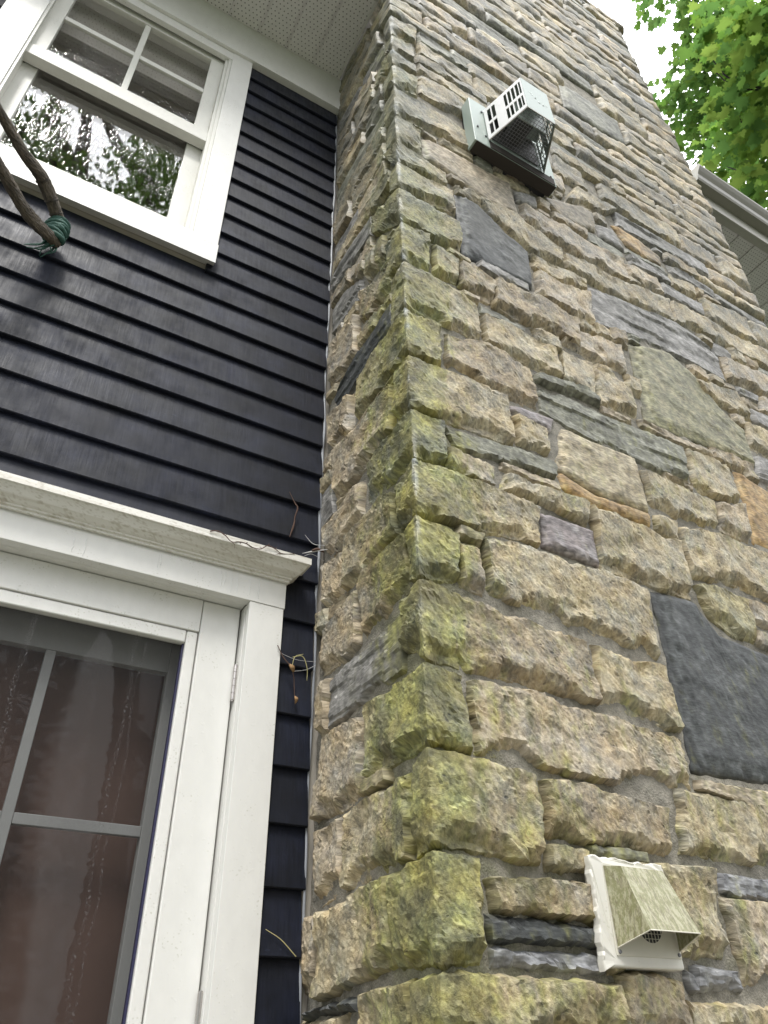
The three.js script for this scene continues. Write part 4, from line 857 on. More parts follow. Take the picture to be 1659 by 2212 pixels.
  mesh('room', merge([fr(-2.6, 2.4, 2.0, 4.5, -4.3, -4.2, 0), fr(-2.7, -2.6, 2.0, 4.5, -4.2, -0.602, 0), fr(2.4, 2.5, 2.0, 4.5, -4.2, -0.602, 0), fr(-2.6, 2.4, 1.95, 2.0, -4.2, -0.602, 0), fr(-2.6, 2.4, 4.5, 4.55, -4.2, -0.602, 0)]), M.room, w);
}
{ // door surround
  const d = part('door_surround', house), z = 0.03, s = k0(z);
  mesh('casing', fr(0.651 * s, 0.760 * s, -1.2, 1.108, 0.0, z), M.trim, d);
  mesh('casing', fr(-0.375, -0.262, -1.2, 1.108, 0.0, z), M.trim, d);
  mesh('header', fr(-0.377, 0.763 * s, 1.1085, 1.206, 0.0, z + 0.002), M.trim, d);
  mesh('jamb', fr(0.6395, 0.648, -1.2, 1.108, -0.14, -0.001), M.trim, d); mesh('jamb', fr(-0.262, -0.2445, -1.2, 1.108, -0.14, -0.001), M.trim, d);
  mesh('jamb', fr(-0.2443, 0.6393, 1.1087, 1.118, -0.14, -0.001), M.trim, d);
  // crown: fillet, cove, beads and a mitred return at the right end
  const prof = [[0.094, 1.268], [0.094, 1.246], [0.086, 1.244], [0.080, 1.236], [0.070, 1.222], [0.056, 1.212], [0.048, 1.209], [0.048, 1.204], [0.042, 1.203], [0.042, 1.196], [0.034, 1.195]];
  const xr = z => 0.748 + (z - 0.034) * 0.92, xl = z => -0.377 - (z - 0.034) * 0.92, pos = [], idx = [], uv = [];
  const quad = (a, b, c, e) => { const n = pos.length / 3; for (const p of [a, b, c, e]) { pos.push(...p); uv.push(p[0] + p[2], p[1]); } idx.push(n, n + 1, n + 2, n, n + 2, n + 3); };
  for (let i = 0; i < prof.length - 1; i++) { const [z0, y0] = prof[i], [z1, y1] = prof[i + 1]; quad([xl(z0), Yw(y0), z0], [xr(z0), Yw(y0), z0], [xr(z1), Yw(y1), z1], [xl(z1), Yw(y1), z1]); quad([xr(z0), Yw(y0), z0], [xr(z0), Yw(y0), 0], [xr(z1), Yw(y1), 0], [xr(z1), Yw(y1), z1]); quad([xl(z0), Yw(y0), z0], [xl(z0), Yw(y0), 0], [xl(z1), Yw(y1), 0], [xl(z1), Yw(y1), z1]); }
  const [zt, yt] = prof[0]; quad([xl(zt), Yw(yt), 0], [xr(zt), Yw(yt), 0], [xr(zt), Yw(yt), zt], [xl(zt), Yw(yt), zt]);
  const g = new THREE.BufferGeometry(); g.setAttribute('position', new THREE.Float32BufferAttribute(pos, 3)); g.setAttribute('uv', new THREE.Float32BufferAttribute(uv, 2)); g.setIndex(idx); g.computeVertexNormals();
  mesh('crown', g, M.trimDirty, d);
  // rain running down the header
  const wetM = std({ color: lin(0.78, 0.78, 0.76), roughness: 0.06 });
  for (const [x, y0, y1] of [[0.545, 1.193, 1.125], [0.556, 1.192, 1.13], [0.578, 1.195, 1.118], [0.596, 1.190, 1.122], [0.635, 1.188, 1.126], [0.663, 1.190, 1.12], [0.36, 1.196, 1.13], [0.366, 1.19, 1.142], [0.13, 1.17, 1.12], [0.16, 1.18, 1.115]]) { const p = []; for (let i = 0; i <= 8; i++) { const f = i / 8; p.push(V(x + 0.0022 * N2(f * 3, x * 90), Yw(lerp(y0, y1, f)), 0.0322)); } mesh('water_run', tube(p, [0.0006, 0.0017, 0.0010, 0.0018, 0.0007], 6, 24), wetM, d); }
}
{ // white storm door with an insect screen
  const d = part('storm_door', house), zf = -0.028, L = -0.236, Rr = 0.6345;
  d.userData.label = 'white storm door with a wet insect screen';
  const ox1 = 0.486, oy1 = 0.964, seam = 0.5195, yt = 1.106, yb = 1.003;
  mesh('stile', fr(seam + 0.0012, Rr, -1.1, yt, zf - 0.034, zf, 0.004), M.trim, d); mesh('stile', fr(L, L + 0.115, -1.1, yt, zf - 0.034, zf, 0.004), M.trim, d);
  mesh('rail', fr(L + 0.1162, seam, yb + 0.0006, yt, zf - 0.034, zf, 0.003), M.trim, d); mesh('rail', fr(L + 0.1162, seam, -1.1, -0.85, zf - 0.034, zf, 0.003), M.trim, d);
  // mitred bead round the opening
  const bead = (x0, x1, y0, y1) => fr(x0, x1, y0, y1, zf - 0.03, zf - 0.004, 0.005);
  mesh('bead', bead(ox1, seam - 0.0012, -0.85, yb - 0.0006), M.trim, d); mesh('bead', bead(L + 0.1174, L + 0.148, -0.85, yb - 0.0006), M.trim, d); mesh('bead', bead(L + 0.1485, ox1 - 0.0004, oy1, yb - 0.0006), M.trim, d);
  mesh('gasket', fr(ox1 - 0.006, ox1 - 0.0006, -0.85, oy1 - 0.0006, zf - 0.026, zf - 0.014, 0), std({ color: lin(0.02, 0.02, 0.06), roughness: 0.5 }), d);
  // the screen: too fine to see its wires, with water held in its meshes in long runs
  const SW = 512, SH = 1024, sx0 = L + 0.148, sx1 = ox1 - 0.006, sy0 = -0.85, sy1 = oy1;
  const wet = (x, y) => {      // the long tongue of water and thinner runs beside it
    const top = 0.957, at = (tab) => { let i = 1; while (i < tab.length - 1 && y < tab[i][1]) i++; const [x0, y0] = tab[i - 1], [x1, y1] = tab[i]; return lerp(x0, x1, clamp((y0 - y) / (y0 - y1))); };
    const e = 0.005 * N2(y * 40, 4) + 0.003 * N2(y * 130, 8), xr = at([[0.268, 0.957], [0.293, 0.93], [0.326, 0.777], [0.339, 0.68], [0.348, 0.443], [0.344, 0.1], [0.33, -0.5]]) + e, xl = at([[0.258, 0.957], [0.213, 0.87], [0.198, 0.753], [0.186, 0.657], [0.198, 0.43], [0.255, 0.13], [0.29, -0.5]]), q = (x - xl) / (xr - xl);
    let a = (y < top ? 1 : 0) * sstep(-0.10, 0.16, q - 0.16 + 0.03 * N2(x * 30, y * 26)) * sstep(1.02, 0.985, q) * (0.44 + 0.07 * N2(x * 40, y * 160));
    for (const [xc, wd, s] of [[0.092, 0.006, 3], [0.362, 0.004, 5], [0.38, 0.002, 7], [0.0, 0.008, 11]]) a = Math.max(a, 0.85 * sstep(wd + 0.003, wd, Math.abs(x - xc + 0.008 * N2(y * 4, s))) * sstep(0.25, 0.6, N2(x * 190 + s, y * 120)));
    return a;
  };
  const sc = tex([SW, SH], (u, v) => { const x = lerp(sx0, sx1, u), y = lerp(sy0, sy1, v), a = wet(x, y); const th = 0.20 + 0.03 * N2(x * 400, y * 30); return [0.22 + 0.24 * a, 0.215 + 0.24 * a, 0.215 + 0.245 * a, th + 0.34 * a * (0.92 + 0.16 * N2(x * 60, y * 300))]; }, true);
  sc.wrapS = sc.wrapT = THREE.ClampToEdgeWrapping;
  const g = new THREE.PlaneGeometry(sx1 - sx0, sy1 - sy0); g.translate((sx0 + sx1) / 2, Yw((sy0 + sy1) / 2), zf - 0.02);
  mesh('insect_screen', g, std({ map: sc, transparent: true, roughness: 0.42 }), d);
  // hinges: knuckled barrels on the seam
  for (const [y0, y1] of [[0.818, 0.921], [0.031, 0.137], [-0.9, -0.8]]) {
    const h = []; for (let i = 0; i < 5; i++) { const c = new THREE.CylinderGeometry(0.0062, 0.0062, (y1 - y0) / 5 - 0.0012, 12); c.translate(0.6355, Yw(lerp(y0, y1, (i + 0.5) / 5)), zf + 0.0085); h.push(c); }
    const pin = new THREE.CylinderGeometry(0.0042, 0.0042, y1 - y0 + 0.006, 10); pin.translate(0.6355, Yw((y0 + y1) / 2), zf + 0.0085); h.push(pin);
    mesh('hinge', merge(h), M.steel, d);
  }
}
{ // inner door seen through the screen
  const d = part('inner_door', house), z = -0.12, x1 = 0.56, x0 = -0.2;
  d.userData.label = 'grey glazed inner door behind the storm door'; mesh('hall', merge([fr(-0.3, 0.66, -1.12, 1.12, -0.70, -0.62, 0)]), M.room, d);
  mesh('stile', fr(0.471, 0.631, -1.1, 1.10, z - 0.03, z), M.grey, d); mesh('stile', fr(-0.245, -0.15, -1.1, 1.10, z - 0.03, z), M.grey, d);
  mesh('rail', fr(-0.1498, 0.4708, 0.905, 1.10, z - 0.03, z - 0.001), M.grey, d);
  mesh('muntin', fr(0.145, 0.171, -0.6, 0.9048, z - 0.02, z - 0.002), M.grey, d);
  for (const y of [0.467, 0.01, -0.45]) { mesh('muntin', fr(0.1712, 0.4708, y, y + 0.026, z - 0.02, z - 0.003), M.grey, d); mesh('muntin', fr(-0.1498, 0.1448, y, y + 0.026, z - 0.02, z - 0.003), M.grey, d); }
  const g = new THREE.PlaneGeometry(0.62, 1.5); g.translate(0.16, Yw(0.15), z - 0.012); mesh('pane', uvBox(g), M.glassDoor, d);
  const pos = [], idx = [], n = 60; for (let i = 0; i <= n; i++) for (const y of [-1.1, 1.0]) pos.push(lerp(-0.24, 0.62, i / n), Yw(y), z - 0.07 + 0.003 * Math.sin(i * 0.7)); for (let i = 0; i < n; i++) idx.push(i * 2, i * 2 + 2, i * 2 + 1, i * 2 + 1, i * 2 + 2, i * 2 + 3);
  const c = new THREE.BufferGeometry(); c.setAttribute('position', new THREE.Float32BufferAttribute(pos, 3)); c.setIndex(idx); c.computeVertexNormals();
  mesh('curtain', c, M.curtain, d);
}
{ // eaves, gutter and roof on both sides of the chimney
  const e = part('eave', house), ys = 4.612, R = rng(8);
  mesh('frieze_board', fr(HX0, 0.868, 4.272, ys + 0.01, 0.0, 0.045), M.trim, e);
  mesh('frieze_board', fr(3.20, HX1, 4.272, ys + 0.01, 0.0, 0.045), M.trim, e);
  for (const [a, b] of [[HX0, 0.850], [3.222, HX1]]) {
    // vented panels, each a shallow tray with a groove at either side
    const pw = 0.165; for (let x = a === HX0 ? b - 0.012 : a + 0.012, k = 0; k < 22; k++) {
      const xa = a === HX0 ? x - pw : x, xb = xa + pw; if (xa < -1.6 || xb > HX1) break;
      const g = merge([alongX([[0.046, Yw(ys)], [0.535, Yw(ys)], [0.535, Yw(ys + 0.012)], [0.046, Yw(ys + 0.012)]], xa + 0.016, xb - 0.001), alongX([[0.046, Yw(ys + 0.010)], [0.535, Yw(ys + 0.010)], [0.535, Yw(ys + 0.014)], [0.046, Yw(ys + 0.014)]], xa, xa + 0.016)]);
      mesh('soffit_panel', g, M.soffit, e); x += a === HX0 ? -pw : pw;
    }
    const jx = a === HX0 ? [b - 0.012, b + 0.004] : [a - 0.004, a + 0.012];
    mesh('trim_channel', fr(jx[0], jx[1], ys - 0.005, ys + 0.016, 0.046, 0.54, 0.002), M.soffitPlain, e);
    mesh('fascia', fr(a, b, ys - 0.012, ys + 0.20, 0.536, 0.556, 0.003), M.fascia, e);
    mesh('soffit_edge', fr(a, b, ys - 0.010, ys + 0.002, 0.500, 0.5355, 0.002), M.fascia, e);
    // K-shaped gutter, hollow
    const o = [[0.557, 4.72], [0.618, 4.72], [0.626, 4.735], [0.632, 4.765], [0.650, 4.790], [0.664, 4.815], [0.664, 4.838], [0.652, 4.838], [0.652, 4.832], [0.659, 4.831], [0.659, 4.816], [0.646, 4.792], [0.628, 4.767], [0.622, 4.737], [0.616, 4.724], [0.561, 4.724], [0.561, 4.84], [0.557, 4.84]].map(([z, y]) => [z, Yw(y)]);
    mesh('gutter', alongX(o, a === HX0 ? a : 3.235, a === HX0 ? b - 0.01 : b), M.gutter, e);
    const cap = [[0.557, 4.719], [0.619, 4.719], [0.633, 4.765], [0.665, 4.815], [0.665, 4.84], [0.557, 4.84]].map(([z, y]) => [z, Yw(y)]);
    const cx = a === HX0 ? b - 0.010 : 3.233; mesh('end_cap', alongX(cap, cx, cx + 0.0018), M.trim, e);
  }
  const rf = part('roof', house);
  const slope = (x0, x1, z0, z1) => { const sy = z => Yw(4.86 + (0.58 - z) * 0.72); return alongX([[z0, sy(z0)], [z1, sy(z1)], [z1, sy(z1) - 0.03], [z0, sy(z0) - 0.03]], x0, x1); };
  mesh('shingles', slope(HX0, 0.84, -5, 0.60), M.roof, rf); mesh('shingles', slope(3.26, HX1, -5, 0.60), M.roof, rf); mesh('shingles', slope(0.842, 3.258, -5, -0.52), M.roof, rf);
}

// ───────────────────────── heater vent high on the chimney ─────────────────────────
{
  const t = thing('wall_vent', 'grey metal heater vent cage with slotted side bolted high on the chimney', 'vent');
  const P = (x, y, z) => [x, Yw(y), z];
  mesh('back_plate', fr(1.236, 1.700, 3.268, 3.655, 0.60, 0.66, 0.004), M.ventPaint, t);
  mesh('dark_strip', fr(1.318, 1.690, 3.270, 3.326, 0.6602, 0.663, 0.001), std({ color: lin(0.035, 0.028, 0.024), roughness: 0.9 }), t, 'near-black lower flange');  // thin near-black sheet over the lower flange
  mesh('dark_strip', fr(1.245, 1.695, 3.2635, 3.2672, 0.603, 0.659, 0.001), std({ color: lin(0.035, 0.028, 0.024), roughness: 0.9 }), t, 'near-black underside');  // thin near-black sheet under the back plate
  mesh('stand_off', fr(1.252, 1.684, 3.284, 3.640, 0.55, 0.599, 0.0), M.black, t);
  // cage: wider at the wall than at its front
  const y0 = 3.328, y1 = 3.592, fl = [1.372, 0.865], frt = [1.525, 0.865], bl = [1.314, 0.664], br = [1.628, 0.664], th = 0.003;
  const panel = (a, b, ya, yb, mat, name) => {
    const dx = b[0] - a[0], dz = b[1] - a[1], L = Math.hypot(dx, dz), g = new THREE.BoxGeometry(L, yb - ya, th); g.rotateY(-Math.atan2(dz, dx)); g.translate((a[0] + b[0]) / 2, Yw((ya + yb) / 2), (a[1] + b[1]) / 2); return mat ? mesh(name, uvBox(g), mat, t) : uvBox(g);
  };
  panel(fl, frt, y0, y1, M.ventPaint, 'front_panel');
  mesh('top_panel', (() => { const s = new THREE.Shape([fl, frt, br, bl].map(p => new THREE.Vector2(p[0], -p[1]))); const g = new THREE.ExtrudeGeometry(s, { depth: 0.003, bevelEnabled: false }); g.rotateX(-Math.PI / 2); g.translate(0, Yw(y1), 0); return uvBox(g); })(), M.ventPaint, t);
  // slotted sides: bars left between real openings
  const slotted = (back, front, mat) => {
    const at = f => [lerp(back[0], front[0], f), lerp(back[1], front[1], f)], gs = [], add = (f0, f1, ya, yb) => gs.push(panel(at(f0), at(f1), ya, yb));
    const rows = [[3.352, 3.440], [3.462, 3.566]], cols = [0.08, 0.17, 0.20, 0.29, 0.53, 0.60, 0.63, 0.70, 0.73, 0.80, 0.83, 0.90, 0.92, 0.965];
    add(0, 1, y0, rows[0][0]); add(0, 1, rows[0][1], rows[1][0]); add(0, 1, rows[1][1], y1);
    for (const [ya, yb] of rows) { let f = 0; for (let i = 0; i < cols.length; i += 2) { add(f, cols[i], ya, yb); f = cols[i + 1]; } add(f, 1, ya, yb); }
    return mesh('side_panel', merge(gs), mat, t);
  };
  slotted(bl, fl, M.ventSkylit); slotted(br, frt, M.ventPaint);  // sky-facing side painted brighter than the other
  // folded lip round the open bottom, wire grid, inner duct
  mesh('lip', merge([[fl, frt], [bl, fl], [frt, br]].map(([a, b]) => panel(a, b, y0 - 0.009, y0 - 0.0005))), M.gutter, t);
  const wires = []; const inset = (z) => { const f = (z - 0.664) / (0.865 - 0.664); return [lerp(bl[0], fl[0], f), lerp(br[0], frt[0], f)]; };
  for (let z = 0.675; z < 0.862; z += 0.0145) { const [a, b] = inset(z); wires.push(box(a, b, Yw(y0 + 0.004), Yw(y0 + 0.0056), z, z + 0.0016, 0)); }
  for (let x = 1.33; x < 1.62; x += 0.0145) { let zm = 0.864; if (x < fl[0]) zm = lerp(0.664, 0.865, (x - bl[0]) / (fl[0] - bl[0])); if (x > frt[0]) zm = lerp(0.865, 0.664, (x - frt[0]) / (br[0] - frt[0])); if (zm > 0.67) wires.push(box(x, x + 0.0016, Yw(y0 + 0.0058), Yw(y0 + 0.0074), 0.666, zm, 0)); }
  mesh('wire_grid', merge(wires), M.wire, t);
  mesh('flue_plate', fr(1.375, 1.545, y0 + 0.045, y1 - 0.03, 0.79, 0.796, 0.0), M.ventPaint, t);
  const duct = new THREE.CylinderGeometry(0.045, 0.045, 0.13, 24, 1, true); duct.rotateX(Math.PI / 2); duct.translate(1.46, Yw(3.455), 0.725); mesh('duct', duct, M.black, t);
  mesh('inner_box', merge([fr(1.335, 1.60, y0 + 0.03, y1 - 0.012, 0.662, 0.668, 0)]), M.black, t);
  for (const [x, y] of [[1.302, 3.57], [1.302, 3.35], [1.262, 3.40], [1.672, 3.33]]) { const b = new THREE.CylinderGeometry(0.005, 0.006, 0.006, 8); b.rotateX(Math.PI / 2); b.translate(x, Yw(y), 0.663); mesh('screw', b, M.wire, t); }
  // chipped white paint marks on the front
  const R = rng(71), ch = []; for (let i = 0; i < 12; i++) { const a = R(), x = lerp(1.40, 1.50, a), y = 3.50 - 0.04 * Math.sin(a * 3.1) - 0.05 * a + 0.012 * R(); ch.push(box(x, x + 0.004 + 0.006 * R(), Yw(y), Yw(y + 0.005 + 0.008 * R()), 0.867, 0.8675, 0)); }
  mesh('paint_chip', merge(ch), std({ color: lin(0.72, 0.78, 0.74), roughness: 0.6 }), t);
}

// ───────────────────────── small hooded vent low on the chimney ─────────────────────────
{
  const t = thing('vent_hood', 'small cream vent hood streaked with green grime, caulked to the lower chimney', 'vent');
  const R = rng(15);
  // caulk: a lumpy band round the base
  { const rag = (a, b, o, side) => { const out = []; for (let i = 0; i <= 26; i++) { const f = i / 26, j = 0.0022 * (R() - 0.3) + 0.004 * N2(f * 6, o * 50); out.push([lerp(a[0], b[0], f) + side[0] * j, lerp(a[1], b[1], f) + side[1] * j]); } return out; };
    const strip = (outer, inner) => { const sh = new THREE.Shape([...outer, ...inner].map(([x, y]) => new THREE.Vector2(x, Yw(y)))); const g = new THREE.ExtrudeGeometry(sh, { depth: 0.012, bevelEnabled: true, bevelThickness: 0.004, bevelSize: 0.0025, bevelSegments: 2, steps: 1 }); const p = g.attributes.position; for (let i = 0; i < p.count; i++) p.setZ(i, p.getZ(i) + 0.603 + 0.003 * N2(p.getX(i) * 60, p.getY(i) * 60)); g.computeVertexNormals(); mesh('caulk', uvBox(g), M.caulk, t); };
    strip(rag([1.247, 0.145], [1.250, 0.352], 1, [-1, 0]), [[1.283, 0.341], [1.283, 0.160]]); strip(rag([1.2505, 0.353], [1.462, 0.350], 2, [0, 1]), [[1.464, 0.337], [1.2835, 0.3415]]);
    mesh('base', fr(1.266, 1.470, 0.150, 0.348, 0.545, 0.618, 0.005), M.caulk, t); }
  mesh('flange', fr(1.279, 1.464, 0.170, 0.340, 0.6185, 0.6215, 0.001), M.hoodIn, t);
  // hood: sloping front, two slanting cheeks, open below
  const A = [1.281, Yw(0.337), 0.6225], B = [1.462, Yw(0.337), 0.6225], C = [1.299, Yw(0.207), 0.703], D = [1.440, Yw(0.207), 0.703], E = [1.283, Yw(0.184), 0.6225], F = [1.461, Yw(0.184), 0.6225];
  const A2 = [1.309, Yw(0.3345), 0.645], B2 = [1.434, Yw(0.3345), 0.645];
  const shell = (ps, name, mat, o = 0.0016) => { const pos = [], idx = [], n = ps.length, c = new THREE.Vector3(); const q = ps.map(p => V(...p)); const nn = q[1].clone().sub(q[0]).cross(q[2].clone().sub(q[0])).normalize().multiplyScalar(o);
    for (const p of q) pos.push(p.x, p.y, p.z); for (const p of q) pos.push(p.x - nn.x, p.y - nn.y, p.z - nn.z);
    for (let i = 1; i < n - 1; i++) { idx.push(0, i, i + 1); idx.push(n, n + i + 1, n + i); } for (let i = 0; i < n; i++) { const j = (i + 1) % n; idx.push(i, j, n + i, j, n + j, n + i); }
    let g = new THREE.BufferGeometry(); g.setAttribute('position', new THREE.Float32BufferAttribute(pos, 3)); g.setIndex(idx); g = g.toNonIndexed(); g.computeVertexNormals(); mesh(name, uvBox(g), mat, t); };
  shell([C, D, B2, A2], 'front', M.hood); shell([E, C, A2, A], 'cheek', M.hood); shell([D, F, B, B2], 'cheek', M.hood); shell([A2, B2, B, A], 'top', M.hood);
  mesh('rim', tube([V(...E), V(C[0], C[1], C[2]), V(...C)].slice(0, 2), [0.0012, 0.0012], 6, 4), M.hoodIn, t); mesh('rim', tube([V(...C), V(...D)], [0.0014, 0.0014], 6, 4), M.hoodIn, t); mesh('rim', tube([V(...D), V(...F)], [0.0012, 0.0012], 6, 4), M.hoodIn, t);
  const o = new THREE.CircleGeometry(0.036, 28); o.translate(1.385, Yw(0.232), 0.6218); mesh('outlet', uvBox(o), M.black, t);
  const gr = []; for (let i = -3; i <= 3; i++) { const h = Math.sqrt(0.036 ** 2 - (i * 0.0095) ** 2); gr.push(box(1.385 + i * 0.0095 - 0.0006, 1.385 + i * 0.0095 + 0.0006, Yw(0.232 - h), Yw(0.232 + h), 0.6222, 0.6232, 0)); gr.push(box(1.385 - h, 1.385 + h, Yw(0.232 + i * 0.0095 - 0.0006), Yw(0.232 + i * 0.0095 + 0.0006), 0.6233, 0.6242, 0)); }
  mesh('grille', merge(gr), M.hoodIn, t);
  for (const x of [1.287, 1.456]) { const s = new THREE.CylinderGeometry(0.0035, 0.004, 0.003, 10); s.rotateX(Math.PI / 2); s.translate(x, Yw(0.177), 0.623); mesh('screw', s, M.wire, t); }
}

// ───────────────────────── forked limb tied with green cord ─────────────────────────
{
  const t = thing('tied_branch', 'two bare brown limbs bound with green cord against the dark siding', 'branch');
  const w2 = (x, y, z) => onZ(x * 900 / 1659 / 1.82279, (500 + y * 900 / 1659) / 1.82279, z);
  const a = [w2(-330, -700, 0.62), w2(-60, -210, 0.44), w2(60, 0, 0.35), w2(180, 200, 0.27), w2(290, 345, 0.20), w2(350, 470, 0.155), w2(395, 590, 0.115), w2(425, 690, 0.085), w2(425, 790, 0.06)];
  const b = [w2(-420, -420, 0.50), w2(-110, 110, 0.36), w2(0, 290, 0.29), w2(90, 450, 0.22), w2(190, 610, 0.165), w2(290, 730, 0.12), w2(370, 800, 0.085), w2(410, 850, 0.06)];
  mesh('limb', tube(a, [0.012, 0.013, 0.014, 0.015, 0.017, 0.020, 0.022, 0.021, 0.018], 16, 150, 0.12), M.bark, t); mesh('limb', tube(b, [0.012, 0.014, 0.015, 0.016, 0.018, 0.020, 0.021, 0.018], 16, 150, 0.13), M.bark, t);
  for (const [i, f] of [[4, 0.3], [5, 0.5], [6, 0.4]]) { const p = a[i].clone().lerp(a[i + 1], f), n = a[i + 1].clone().sub(a[i]).normalize(); const tr = new THREE.TorusGeometry(0.020, 0.0035, 6, 18); tr.lookAt(n); tr.translate(p.x, p.y, p.z); mesh('bark_ring', tr, M.bark, t); }
  // cord: loops round both limbs, a knot and frayed ends
  const R = rng(3), c = w2(420, 770, 0.075), cord = part('cord', t);
  for (let k = 0; k < 9; k++) { const pts = [], rx = 0.025 + 0.009 * R(), rz = 0.025 + 0.008 * R(), tl = (R() - 0.5) * 1.1, tl2 = (R() - 0.5) * 0.9, dy = (k - 4) * 0.0075; for (let i = 0; i <= 14; i++) { const q = i / 14 * 6.283, x = rx * Math.cos(q), z = rz * Math.sin(q); pts.push(V(c.x + x - 0.008, c.y + dy + x * tl + z * tl2, c.z + z)); } mesh('loop', tube(pts, [0.007 + 0.004 * R(), 0.0095, 0.006 + 0.004 * R()], 8, 50, 0.3), M.cord, cord); }
  for (let k = 0; k < 9; k++) { const p = V(c.x + (R() - 0.5) * 0.05, c.y - 0.02 - 0.02 * R(), c.z - 0.01 - 0.02 * R()); mesh('frayed_end', tube([p, p.clone().add(V(-0.012 + 0.03 * (R() - 0.6), -0.02 - 0.03 * R(), 0.004)), p.clone().add(V(-0.03 + 0.05 * (R() - 0.6), -0.045 - 0.03 * R(), -0.004))], [0.004, 0.003, 0.0012], 6, 10), M.cord, cord); }
}

// ───────────────────────── trees ─────────────────────────
function leafGeometry(kind) {
  const s = new THREE.Shape();
  if (kind === 'maple') {         // five pointed lobes
    const half = [[0, -0.02], [0.16, -0.10], [0.20, -0.02], [0.40, -0.06], [0.34, 0.10], [0.52, 0.24], [0.36, 0.27], [0.44, 0.46], [0.24, 0.42], [0.18, 0.50], [0.20, 0.68], [0.09, 0.66], [0, 0.88]];
    s.moveTo(0, -0.02); for (const [x, y] of half.slice(1)) s.lineTo(x, y); for (const [x, y] of half.slice(1, -1).reverse()) s.lineTo(-x, y); s.closePath();
  } else { s.moveTo(0, 0); s.quadraticCurveTo(0.62, 0.4, 0, 1); s.quadraticCurveTo(-0.62, 0.4, 0, 0); }
  const g = new THREE.ShapeGeometry(s, 3), p = g.attributes.position;
  for (let i = 0; i < p.count; i++) { const x = p.getX(i), y = p.getY(i); p.setZ(i, 0.22 * Math.abs(x) - 0.20 * y * y + 0.05 * Math.sin(x * 9)); }
  g.computeVertexNormals(); return g;
}
const mapleLeaf = leafGeometry('maple'), plainLeaf = leafGeometry('plain');
const leafMat = phys({ color: lin(0.145, 0.26, 0.05), transmission: 0.5, thickness: 0, roughness: 1, specularIntensity: 0.3 });
const leafDark = phys({ color: lin(0.12, 0.225, 0.055), transmission: 0.42, thickness: 0, roughness: 1, specularIntensity: 0.3 });
const leafGarden = phys({ color: lin(0.10, 0.17, 0.045), transmission: 0.35, thickness: 0, roughness: 1, specularIntensity: 0.3 });
function crown(parent, name, geo, mat, clumps, seed, size, lay) {
  const R = rng(seed), mats = [], cols = [], o = new THREE.Object3D(), gauss = () => (R() + R() + R() - 1.5) * 1.1;
  for (const [c, r, n] of clumps) for (let i = 0; i < n; i++) {
    const d = V(gauss(), gauss(), gauss()); if (d.length() > 1) d.setLength(0.75 + 0.3 * R());
    o.position.set(c.x + d.x * r[0], c.y + d.y * r[1], c.z + d.z * r[2]);
    o.rotation.set(-Math.PI / 2 + (R() - 0.5) * lay, R() * 6.283, (R() - 0.5) * lay, 'YXZ'); o.scale.setScalar(size * (0.5 + 0.85 * R())); o.updateMatrix(); mats.push(o.matrix.clone());
    const k = 0.75 + 0.5 * R(); cols.push(new THREE.Color(k * (0.9 + 0.25 * R()), k, k * (0.7 + 0.5 * R())));
  }
  const m = new THREE.InstancedMesh(geo, mat, mats.length); m.name = name; mats.forEach((x, i) => { m.setMatrixAt(i, x); m.setColorAt(i, cols[i]); }); m.castShadow = m.receiveShadow = true; m.userData.kind = 'stuff'; parent.add(m); return m;
}
